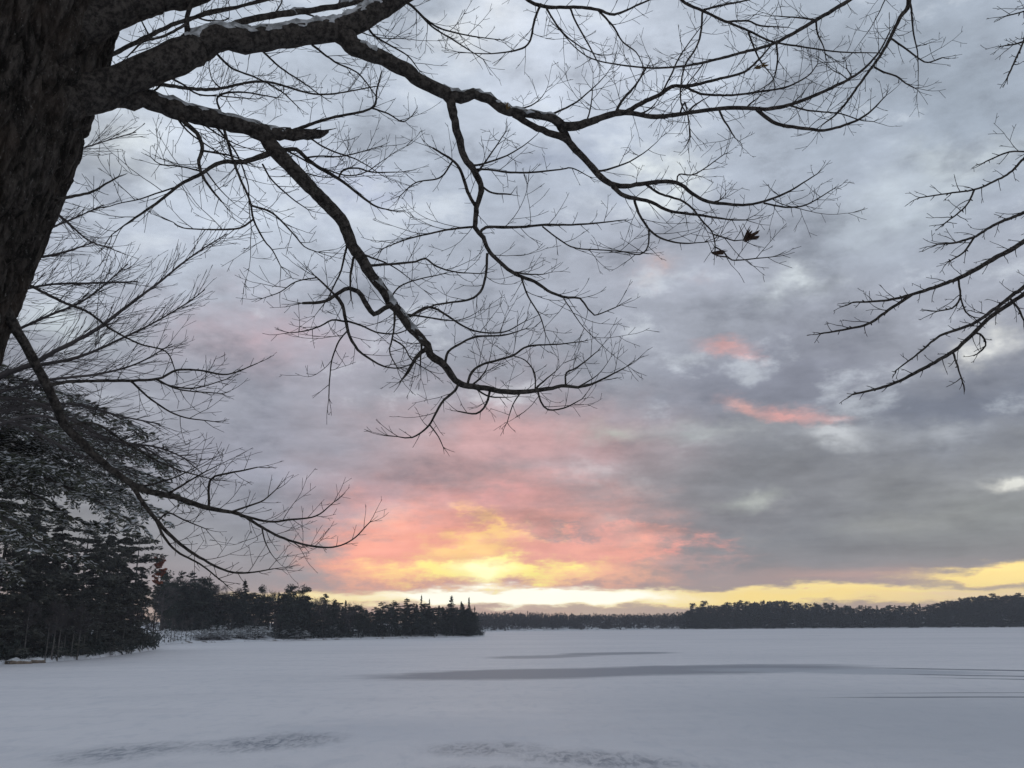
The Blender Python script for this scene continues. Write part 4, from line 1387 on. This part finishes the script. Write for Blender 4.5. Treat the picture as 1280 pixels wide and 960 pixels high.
def tree_parts(kind, seed, H, Rad, cb, size, dens=1.0, lean=0.0, snow=0.0):
    """meshes of one tree: trunk, crown and (if any) snow; base at the origin"""
    rs = np.random.RandomState(seed)
    rg = random.Random(seed)
    trunk = Buf()
    k = 9
    pts = [(lean * (i / k) ** 1.5 * H * 0.1 + 0.05 * rg.gauss(0, 1) * H / 12, 0.05 * rg.gauss(0, 1) * H / 12, H * (i / k)) for i in range(k + 1)]
    pts[0] = (0, 0, -0.6)
    r0 = H * 0.013 + 0.04
    trunk.tube(pts, [r0 * (1 - 0.93 * i / k) for i in range(k + 1)], 6)
    P_ = np.array(pts)

    def axis_at(z):
        return np.array([np.interp(z, P_[:, 2], P_[:, 0]), np.interp(z, P_[:, 2], P_[:, 1]), z])
    A = ([], [], [])
    S = ([], [], [])

    def bough(z, L, az, rise, thick, nn):
        o = axis_at(z)
        d = np.array([math.cos(az), math.sin(az), rise])
        e = o + d * L
        trunk.tube([o, o + d * L * 0.55 + np.array([0, 0, -0.02 * L]), e], [r0 * 0.28, r0 * 0.16, 0.012], 3)
        steps = max(2, int(L / (thick * 1.1)))
        for s_ in range(steps):
            t = (s_ + 0.8) / steps
            c = o + d * L * t + np.array([0, 0, -0.10 * L * t * t])
            clump(A, c, (thick * (1.15 - 0.4 * t), thick * (1.15 - 0.4 * t), thick * 0.42), max(4, int(nn * (1.1 - 0.3 * t))), size, rs, 0.35, 0.12)
            if snow and rs.rand() < snow:
                n_ = 5
                cc = c + rs.normal(size=(n_, 3)) * np.array([thick * 0.5, thick * 0.5, thick * 0.05]) + np.array([0, 0, thick * 0.40])
                dd = rng_dirs(n_, rs) * np.array([1, 1, 0.15])
                ss = np.cross(dd, np.array([0, 0, 1.0]))
                S[0].append(cc); S[1].append(dd * size * 0.7); S[2].append(ss * size * 0.28)

    if kind == 'spruce':
        z = cb * H
        while z < H * 0.985:
            t = (z - cb * H) / (H * (1 - cb))
            L = Rad * (1 - t) ** 0.85 * rg.uniform(0.65, 1.2) + 0.12
            for q in range(rg.randint(4, 6)):
                bough(z + rg.uniform(-.2, .2), L * rg.uniform(0.6, 1.1), rg.uniform(0, 6.283), rg.uniform(-0.28, 0.08), max(0.24, L * 0.27), int(15 * dens))
            z += H * 0.036 * rg.uniform(0.8, 1.3)
        clump(A, (P_[-1, 0], P_[-1, 1], H * 0.985), (0.12, 0.12, H * 0.025), 10, size * 0.7, rs, 1.0, -0.6)
    elif kind == 'pine':
        z = cb * H
        while z < H * 0.97:
            t = (z - cb * H) / (H * (1 - cb))
            prof = min(1.0, 0.55 + t * 1.1) * (1 - t ** 2.2) ** 0.6 + 0.16
            for q in range(rg.randint(2, 4)):
                L = Rad * prof * rg.uniform(0.45, 1.25)
                bough(z, L, rg.uniform(0, 6.283), rg.uniform(0.0, 0.38), max(0.30, L * 0.26), int(20 * dens))
            z += H * 0.055 * rg.uniform(0.7, 1.5)
        clump(A, (P_[-1, 0], P_[-1, 1], H * 0.93), (Rad * .34, Rad * .34, H * 0.07), 70, size, rs, 0.8, -0.3)
    elif kind == 'round':
        z = cb * H
        for q in range(int(26 * dens)):
            zz = H * rg.uniform(cb, 0.95)
            t = (zz / H - cb) / (1 - cb)
            prof = math.sin(math.pi * min(0.97, 0.18 + 0.74 * t)) ** 0.6
            bough(zz - 0.3, Rad * prof * rg.uniform(0.55, 1.0), rg.uniform(0, 6.283), rg.uniform(0.1, 0.5), Rad * 0.30, int(30 * dens))
        clump(A, (P_[-1, 0], P_[-1, 1], H * 0.90), (Rad * .62, Rad * .62, H * 0.10), 150, size, rs, 0.8)
    elif kind == 'bare':
        crown = Buf()

        def rec(p, d, L, r, lv):
            q = p + d * L
            crown.tube([p, p.lerp(q, 0.5) + rand_perp(d, rg) * L * 0.06, q], [r, r * 0.8, r * 0.6], 3, cap=False)
            if lv <= 0:
                return
            for s_ in range(4 if lv > 1 else 3):
                a = rg.uniform(0.25, 0.75)
                st = p.lerp(q, rg.uniform(0.45, 1.0))
                rec(st, (d * math.cos(a) + rand_perp(d, rg) * math.sin(a) + UP * 0.12).normalized(), L * rg.uniform(0.5, 0.8), r * 0.62, lv - 1)
        for q in range(9):
            z = H * rg.uniform(cb, 0.9)
            az = rg.uniform(0, 6.283)
            rec(Vector(axis_at(z)), Vector((math.cos(az), math.sin(az), rg.uniform(0.7, 1.6))).normalized(), min(Rad, H - z) * rg.uniform(0.45, 0.75), r0 * 0.35, 4)
        return trunk, crown, None
    elif kind == 'rust':
        for q in range(26):
            zz = H * rg.uniform(cb, 0.97)
            bough(zz, Rad * rg.uniform(0.3, 1.0), rg.uniform(0, 6.283), rg.uniform(0.0, 0.6), Rad * 0.3, int(16 * dens))
    crown = Buf()
    crown.quads(np.vstack(A[0]), np.vstack(A[1]), np.vstack(A[2]))
    sn = None
    if S[0]:
        sn = Buf()
        sn.quads(np.vstack(S[0]), np.vstack(S[1]), np.vstack(S[2]))
    return trunk, crown, sn


NAMES = {'spruce': ('spruce_tree', M_SPRUCE), 'pine': ('pine_tree', M_PINE), 'round': ('pine_tree', M_PINE), 'bare': ('bare_tree', M_TWIGWOOD), 'rust': ('beech_tree', M_RUST)}
PROTO = {}


def proto(kind, seed, H, Rad, cb, size, dens=1.0, lean=0.0, snow=0.0, mat=None, bark=None):
    """mesh data of a tree kept to be shared"""
    key = (kind, seed)
    if key not in PROTO:
        t, c, s = tree_parts(kind, seed, H, Rad, cb, size, dens, lean, snow)
        mt = t.mesh(kind + '_trunk'); mt.materials.append(bark or M_BARK2)
        mc = c.mesh(kind + '_crown', smooth=False); mc.materials.append(mat or NAMES[kind][1])
        ms = None
        if s is not None:
            ms = s.mesh(kind + '_snow', smooth=False); ms.materials.append(M_SNOW)
        PROTO[key] = (mt, mc, ms, H)
    return PROTO[key]


def plant(pr, kind, loc, height, label, group, rz, wide=1.0):
    mt, mc, ms, H = pr
    s = height / H
    r = thing(NAMES[kind][0], loc, label, 'tree', group)
    r.rotation_euler = (0, 0, rz)
    r.scale = (s * wide, s * wide, s)
    link('trunk', mt, None, r)
    cr = link('crown', mc, None, r)
    if ms is not None:
        link('snow', ms, None, cr)['kind'] = 'stuff'
    return r


def height_for(px, top_y, p):
    """height a tree standing at p needs to show its top at pixel row top_y"""
    q = at(px, top_y, p.y)
    return max(2.0, q.z - p.z)


rg = random.Random(21)
SPR = [proto('spruce', s, 15, 3.2, 0.05, 0.32, 1.4) for s in (1, 2, 3)]
PIN = [proto('pine', s, 15, 3.4, 0.16, 0.32, 1.5) for s in (4, 5, 6)]
RND = [proto('round', s, 14, 3.0, 0.26, 0.30, 1.5) for s in (7, 8)]
BAR = [proto('bare', s, 12, 4.0, 0.25, 0.3) for s in (9, 10)]
BIG = [proto('spruce', s, 20, 4.8, 0.06, 0.36, 2.0, snow=0.55, mat=M_NEAR) for s in (31, 32, 33)]
BIGP = [proto('pine', s, 20, 5.4, 0.10, 0.36, 2.2, snow=0.55, mat=M_NEAR) for s in (34, 35)]

# the dark evergreens on the near end of the point
GN = 'tall evergreens on the near end of the wooded point'
near = [(-70, 560, 8, BIG[0], 'spruce'), (-15, 596, 5, BIGP[0], 'pine'), (22, 622, 12, BIG[1], 'spruce'), (58, 636, 6, BIG[2], 'spruce'), (92, 650, 4, BIGP[1], 'pine'),
        (118, 644, 16, BIG[0], 'spruce'), (142, 656, 5, BIG[1], 'spruce'), (160, 664, 14, BIGP[0], 'pine'), (38, 668, 2.5, BIG[2], 'spruce'), (75, 686, 3, BIG[1], 'spruce'),
        (128, 696, 3, BIG[2], 'spruce'), (168, 708, 4, BIG[0], 'spruce'), (5, 660, 3, BIG[0], 'spruce'), (150, 715, 2.5, BIGP[1], 'pine'), (104, 668, 9, BIG[2], 'spruce'),
        (-125, 590, 5, BIG[2], 'spruce'), (-180, 560, 9, BIGP[1], 'pine'), (-240, 575, 5, BIG[1], 'spruce'), (-310, 560, 8, BIG[0], 'spruce')]
lab_n = {'spruce': 'dark dense spruce with flecks of snow in the tall stand nearest the open ice',
         'pine': 'dark spreading pine with flecks of snow in the tall stand nearest the open ice'}
for (px, ty, w, pr, kd) in near:
    p = land_pt(px, w + 1.5)
    plant(pr, kd, p, height_for(px, ty, p), lab_n[kd], GN + (' (pines)' if kd == 'pine' else ' (spruces)'), rg.uniform(0, 6.28), 1.15)
# thin bare saplings in front of them, trunks showing grey against the dark
sap = proto('bare', 41, 6, 1.4, 0.45, 0.3, bark=M_PALE)
for px in (28, 56, 64, 71, 78, 88, 96, 103, 118, 137, 152, 166, 178, 186, 192):
    p = land_pt(px, rg.uniform(0.6, 2.4))
    plant(sap, 'bare', p, rg.uniform(3.2, 5.5), 'thin grey bare sapling at the snowy edge under the tall dark evergreens', 'saplings along the near shore', rg.uniform(0, 6.28), 0.8)
# the rusty beech
pr = proto('rust', 51, 10, 1.3, 0.70, 0.20, 3.0)
p = land_pt(189, 3)
plant(pr, 'rust', p, height_for(189, 698, p), 'young beech holding rust orange dead leaves beside the dark evergreens', None, 0.4, 0.62)

# the treeline of the point: marked tops first
special = [
 (199, 711, 12, RND[0], 'round', 'dark broad round topped pine beside the rust orange beech', 1.0),
 (219, 713, 14, PIN[0], 'pine', 'tall open pine, first of two airy crowns standing above the snowy bank', 0.75),
 (232, 713, 16, PIN[1], 'pine', 'tall open pine, second airy crown beside a dense flat topped one', 0.75),
 (249, 720, 10, RND[1], 'round', 'dense flat topped dark pine above the snow dusted shrubs', 1.35),
 (270, 734, 9, BAR[0], 'bare', 'bare grey tree in the notch between flat topped pine and pointed spruce', 1.0),
 (301, 724, 12, SPR[0], 'spruce', 'pointed dark spruce rising alone above the middle of the low treeline', 1.0),
 (324, 730, 12, RND[0], 'round', 'small round topped pine between the pointed spruce and the paired pines', 0.75),
 (345, 739, 10, SPR[1], 'spruce', 'low pointed spruce just before the two paired round pines', 0.8),
 (360, 729, 10, RND[1], 'round', 'round dense pine, first of the pair standing out above the treeline', 0.95),
 (376, 730, 9, RND[0], 'round', 'round dense pine, second of the pair at the edge of the pale sky', 0.95),
 (404, 742, 12, PIN[2], 'pine', 'open pine with a thin leader beyond the paired round pines', 0.8),
 (415, 748, 10, RND[1], 'round', 'low bushy pine touching the open pine with the thin leader', 0.7),
 (430, 750, 9, SPR[2], 'spruce', 'short spruce near the low dip in the treeline', 0.8),
 (475, 752, 9, PIN[0], 'pine', 'spreading low pine where the treeline rises again past the dip', 0.9),
 (491, 750, 8, RND[0], 'round', 'bushy round pine in the raised clump before the narrow spires', 0.9),
 (508, 747, 8, PIN[1], 'pine', 'ragged pine, tallest of the raised clump before the narrow spires', 0.9),
 (526, 743, 7, SPR[0], 'spruce', 'tall narrow spire of a spruce, first of the spires near the tip', 0.5),
 (536, 748, 6, SPR[1], 'spruce', 'narrow spruce spire just after the tallest spire', 0.55),
 (564, 744, 7, SPR[1], 'spruce', 'broad dark conifer lit from behind by the brightest part of the sunset', 1.15),
 (576, 751, 4, SPR[2], 'spruce', 'slim spruce between the broad sunset pine and the last spire', 0.6),
 (586, 746, 3, SPR[2], 'spruce', 'last narrow spire on the tip of the wooded point', 0.55),
 (593, 757, 1.5, SPR[0], 'spruce', 'stubby spruce at the very tip of the point where the land ends', 0.6)]
for (px, ty, w, pr, kd, lb, wd) in special:
    p = land_pt(px, w + (14 if px < 350 else 0))
    plant(pr, kd, p, height_for(px, ty, p), lb, None, rg.uniform(0, 6.28), wd)
# the fill of the stand, lower than the marked tops
TOPX = [195, 210, 240, 262, 275, 300, 340, 380, 395, 440, 460, 480, 510, 545, 580, 596]
TOPY = [728, 728, 730, 736, 742, 742, 744, 744, 752, 757, 760, 757, 756, 757, 757, 766]
fill_lab = {'spruce': 'low dark spruce filling the continuous treeline along the wooded point',
            'pine': 'low dark pine filling the continuous treeline along the wooded point',
            'bare': 'leafless grey tree among the evergreens of the wooded point'}
for q in range(150):
    px = 196 + (q + rg.uniform(0.1, 0.9)) * (594 - 196) / 150
    W = interp(px, SH_PX, SH_W)
    w = rg.choice((2.5, 5, 8, 14, 20)) * min(1, W / 90) + rg.uniform(0, 2) * min(1, W / 60)
    if 192 < px < 350:
        w += 17
    p = land_pt(px, w)
    ty = interp(px, TOPX, TOPY) + rg.uniform(-4, 7)
    kd = rg.choice(('round', 'pine', 'round', 'pine', 'spruce', 'bare'))
    if px > 520 and kd == 'bare':
        kd = 'spruce'
    pr = {'spruce': rg.choice(SPR), 'pine': rg.choice(PIN), 'round': rg.choice(RND), 'bare': rg.choice(BAR)}[kd]
    pk, kd = kd, ('pine' if kd == 'round' else kd)
    plant(pr, kd, p, height_for(px, ty, p), fill_lab[kd], 'treeline of the wooded point (%s)' % {'spruce': 'spruces', 'pine': 'pines', 'bare': 'bare trees'}[kd], rg.uniform(0, 6.28), rg.uniform(1.1, 1.7))
# slim trunks standing in front of the snowy bank
slim = proto('bare', 43, 9, 1.5, 0.6, 0.3, bark=M_PALE)
for px in (198, 205, 213, 217, 226, 232, 238, 251, 262, 283, 318, 344):
    p = land_pt(px, rg.uniform(1.5, 3.5))
    plant(slim, 'bare', p, rg.uniform(3.0, 5.0), 'slim bare trunk standing against the white snowy bank of the point', 'slim trunks before the snowy bank', rg.uniform(0, 6.28), 1.0)


# shrubs dusted with snow
def shrub(seed):
    rg_ = random.Random(seed)
    rs = np.random.RandomState(seed)
    tw, sn = Buf(), ([], [], [])
    for k in range(34):
        az = rg_.uniform(0, 6.28)
        d = Vector((math.cos(az) * rg_.uniform(0.3, 1.2), math.sin(az) * rg_.uniform(0.3, 1.2), rg_.uniform(0.4, 1.1))).normalized()
        p = Vector((rg_.uniform(-.5, .5), rg_.uniform(-.5, .5), -0.1))
        pts = [p]
        for j in range(6):
            d = (d + rand_perp(d, rg_) * 0.2 + UP * -0.06).normalized()
            pts.append(pts[-1] + d * rg_.uniform(0.2, 0.36))
        tw.tube(pts, [0.03 - 0.0035 * j for j in range(7)], 3)
        for j in range(2, 7):
            for e in range(3):
                c = pts[j] + Vector((rg_.gauss(0, .12), rg_.gauss(0, .12), 0.05))
                a = rg_.uniform(0, 6.28)
                sn[0].append(c[:]); sn[1].append((0.20 * math.cos(a), 0.20 * math.sin(a), 0.03)); sn[2].append((-0.07 * math.sin(a), 0.07 * math.cos(a), 0.02))
    s = Buf()
    s.quads(*sn)
    m1 = tw.mesh('shrub_twigs'); m1.materials.append(M_TWIGWOOD)
    m2 = s.mesh('shrub_snow', smooth=False); m2.materials.append(M_SNOW)
    return m1, m2


SHR = [shrub(s) for s in (1, 2)]
for q, px in enumerate((254, 262, 268, 275, 281, 288, 296, 303, 311, 322, 336, 352, 371)):
    p = land_pt(px, rg.uniform(2.5, 9))
    r = thing('snowy_shrub', p, 'low shrub dusted white with snow at the foot of the treeline', 'shrub', 'snow dusted shrubs on the bank of the point')
    s = rg.uniform(0.9, 1.5)
    r.scale = (s * 1.3, s * 1.3, s)
    r.rotation_euler = (0, 0, rg.uniform(0, 6.28))
    link('twigs', SHR[q % 2][0], None, r)
    link('snow', SHR[q % 2][1], None, r)['kind'] = 'stuff'


# shore rocks with snow on them
def rock(px, w, sx, sy, sz, label, seed):
    p = land_pt(px, w)
    p.z = max(0.0, p.z - 0.1)
    b_ = Buf()
    sn = Buf()
    NU, NV = 20, 11
    V, V2 = [], []
    for i in range(NV):
        th = math.pi * i / (NV - 1)
        for j in range(NU):
            ph = 2 * math.pi * j / NU
            d = Vector((math.sin(th) * math.cos(ph), math.sin(th) * math.sin(ph), math.cos(th)))
            r_ = 1 + 0.35 * mnoise.noise(d * 1.7 + Vector((seed, 0, 0))) + 0.12 * mnoise.noise(d * 4 + Vector((0, seed, 0)))
            V.append((d.x * sx * r_, d.y * sy * r_, d.z * sz * r_ * (1 if d.z > 0 else 0.5)))
            if i <= 4:
                V2.append((d.x * sx * r_ * 0.98, d.y * sy * r_ * 0.98, d.z * sz * r_ + 0.06 - 0.09 * (i / 4) ** 2))
    fq = [(i * NU + j, (i + 1) * NU + j, (i + 1) * NU + (j + 1) % NU, i * NU + (j + 1) % NU) for i in range(NV - 1) for j in range(NU)]
    b_.add(V, fq)
    sn.add(V2, fq[:4 * NU])
    r = thing('shore_rock', p, label, 'rock')
    link('stone', b_.mesh('rock_stone'), M_ROCK, r)
    link('snow', sn.mesh('rock_snow'), M_SNOW, r)


rock(18, 0.2, 0.9, 0.7, 0.45, 'brown shore rock with a snow cap, closest to the big trunk side', 1)
rock(30, -0.4, 0.7, 0.6, 0.36, 'flat brown shore rock with thin snow, middle of the three by the ice edge', 2)
rock(43, 0.1, 1.0, 0.7, 0.42, 'wide tan shore rock with snow, last of the three before the bare saplings', 3)

# ------------------------------------------------------------------ the far shore
def far_mesh(kind, seed, H, Rad, cb, size, dens, mat):
    t, c, s = tree_parts(kind, seed, H, Rad, cb, size, dens)
    m_ = c.mesh('far_' + kind, smooth=False)
    m_.materials.append(mat)
    return m_, H


FAR = [far_mesh('spruce', s, 16, 2.3, 0.02, 0.36, 1.1, M_SPRUCE) for s in (61, 62, 66)] + [far_mesh('pine', s, 16, 2.9, 0.04, 0.40, 1.3, M_PINE) for s in (63, 64)] + [far_mesh('round', 65, 15, 2.8, 0.06, 0.40, 1.4, M_PINE)]
FTX = [858, 866, 880, 905, 920, 960, 1000, 1030, 1060, 1080, 1110, 1150, 1180, 1200, 1220, 1250, 1280, 1340, 1420]
FTY = [760, 756.5, 756, 755, 753, 752, 752.5, 754, 757, 758, 757.5, 756, 753, 749, 747, 744, 743, 740, 738]
first = {}
NFAR = 290
for q in range(NFAR):
    front = q % 2 == 0
    px = 858 + (q + rg.uniform(0, 1)) * (1400 - 858) / NFAR
    w = rg.uniform(1.5, 5) if front else rg.uniform(14, 45)
    s = far_shore(px)
    d = Vector((s.x, s.y, 0)).normalized()
    p = s + d * w
    p.z = far_h(px, w) - 0.4
    ty = interp(px, FTX, FTY) + rg.gauss(0, 1.9) + 0.8 + (rg.uniform(1, 7) if front else 0)
    me, H = rg.choice(FAR + FAR[3:] * 2)
    h = height_for(px, ty, p) / H
    nm = 'spruce_tree' if me.name.startswith('far_spruce') else 'pine_tree'
    o = link(nm, me, None)
    o.location = p
    wd = rg.uniform(1.2, 1.9)
    o.scale = (h * wd, h * wd, h)
    o.rotation_euler = (0, 0, rg.uniform(0, 6.28))
    o['category'] = 'tree'
    if nm == 'spruce_tree':
        o['label'] = 'dark pointed spruce in the long treeline on the far shore under the yellow sky'
        o['group'] = 'spruces along the far shore'
    else:
        o['label'] = 'dark bushy pine in the long treeline on the far shore under the yellow sky'
        o['group'] = 'pines along the far shore'

# the low hazy wood further round, one mass
rs = np.random.RandomState(9)
A = ([], [], [])
for q in range(1500):
    px = rg.uniform(560, 880)
    w = rg.uniform(1, 150) ** 1.0
    s = far_shore(px)
    d = Vector((s.x, s.y, 0)).normalized()
    p = s + d * w
    top = interp(px, [560, 600, 640, 700, 740, 800, 860, 880], [764.5, 764, 764, 765.5, 766.5, 766.5, 764.5, 763])
    if w > 60:
        h = height_for(px, top + rg.uniform(0, 4), Vector((p.x, p.y, 0)))
    else:
        h = height_for(px, top + 3 + rg.uniform(0, 12), Vector((p.x, p.y, 0)))
    n_ = 34
    clump(A, (p.x, p.y, h * 0.5), (2.6, 2.6, h * 0.52), n_, 0.85, rs, 1.2, -0.3)
b = Buf()
b.quads(np.vstack(A[0]), np.vstack(A[1]), np.vstack(A[2]))
M_FARWOOD = two_tone('far_winter_wood', (0.030, 0.030, 0.030), (0.065, 0.058, 0.056), 0.05, 0.95)
stuff('far_wood', b.mesh('far_wood', smooth=False), M_FARWOOD, 'low hazy wood on the far shore beyond the tip of the wooded point', 'wood')
# low brush closing the foot of the treelines
A = ([], [], [])
for q in range(1500):
    px = rg.uniform(850, 1420)
    s = far_shore(px)
    d = Vector((s.x, s.y, 0)).normalized()
    w = rg.choice((rg.uniform(0.8, 7), rg.uniform(8, 60)))
    p = s + d * w
    hh = 1.5 if w < 8 else height_for(px, interp(px, FTX, FTY) + 5, Vector((p.x, p.y, 0))) * 0.5
    clump(A, (p.x, p.y, hh), (2.0, 2.0, hh), 24 if w < 8 else 60, 0.6, rs, 1.0)
b = Buf()
b.quads(np.vstack(A[0]), np.vstack(A[1]), np.vstack(A[2]))
stuff('shore_brush', b.mesh('far_brush', smooth=False), M_SPRUCE, 'dark low brush along the foot of the far treeline', 'brush')
A = ([], [], [])
for q in range(1300):
    px = rg.uniform(-60, 604)
    W = interp(px, SH_PX, SH_W)
    if 195 < px < 350 and rg.random() < 0.9:
        p = land_pt(px, rg.uniform(17, 34))
    else:
        p = land_pt(px, min(W * 0.4, rg.uniform(1.5, 9)))
    hh = rg.uniform(0.5, 1.3) if px < 195 else rg.uniform(0.8, 2.6)
    if px > 560:
        hh *= 0.6
    clump(A, (p.x, p.y, p.z + hh * 0.6), (0.9, 0.9, hh), 26, 0.26, rs, 1.0)
b = Buf()
b.quads(np.vstack(A[0]), np.vstack(A[1]), np.vstack(A[2]))
stuff('underbrush', b.mesh('point_brush', smooth=False), M_SPRUCE, 'dark underbrush beneath the trees of the wooded point', 'brush')
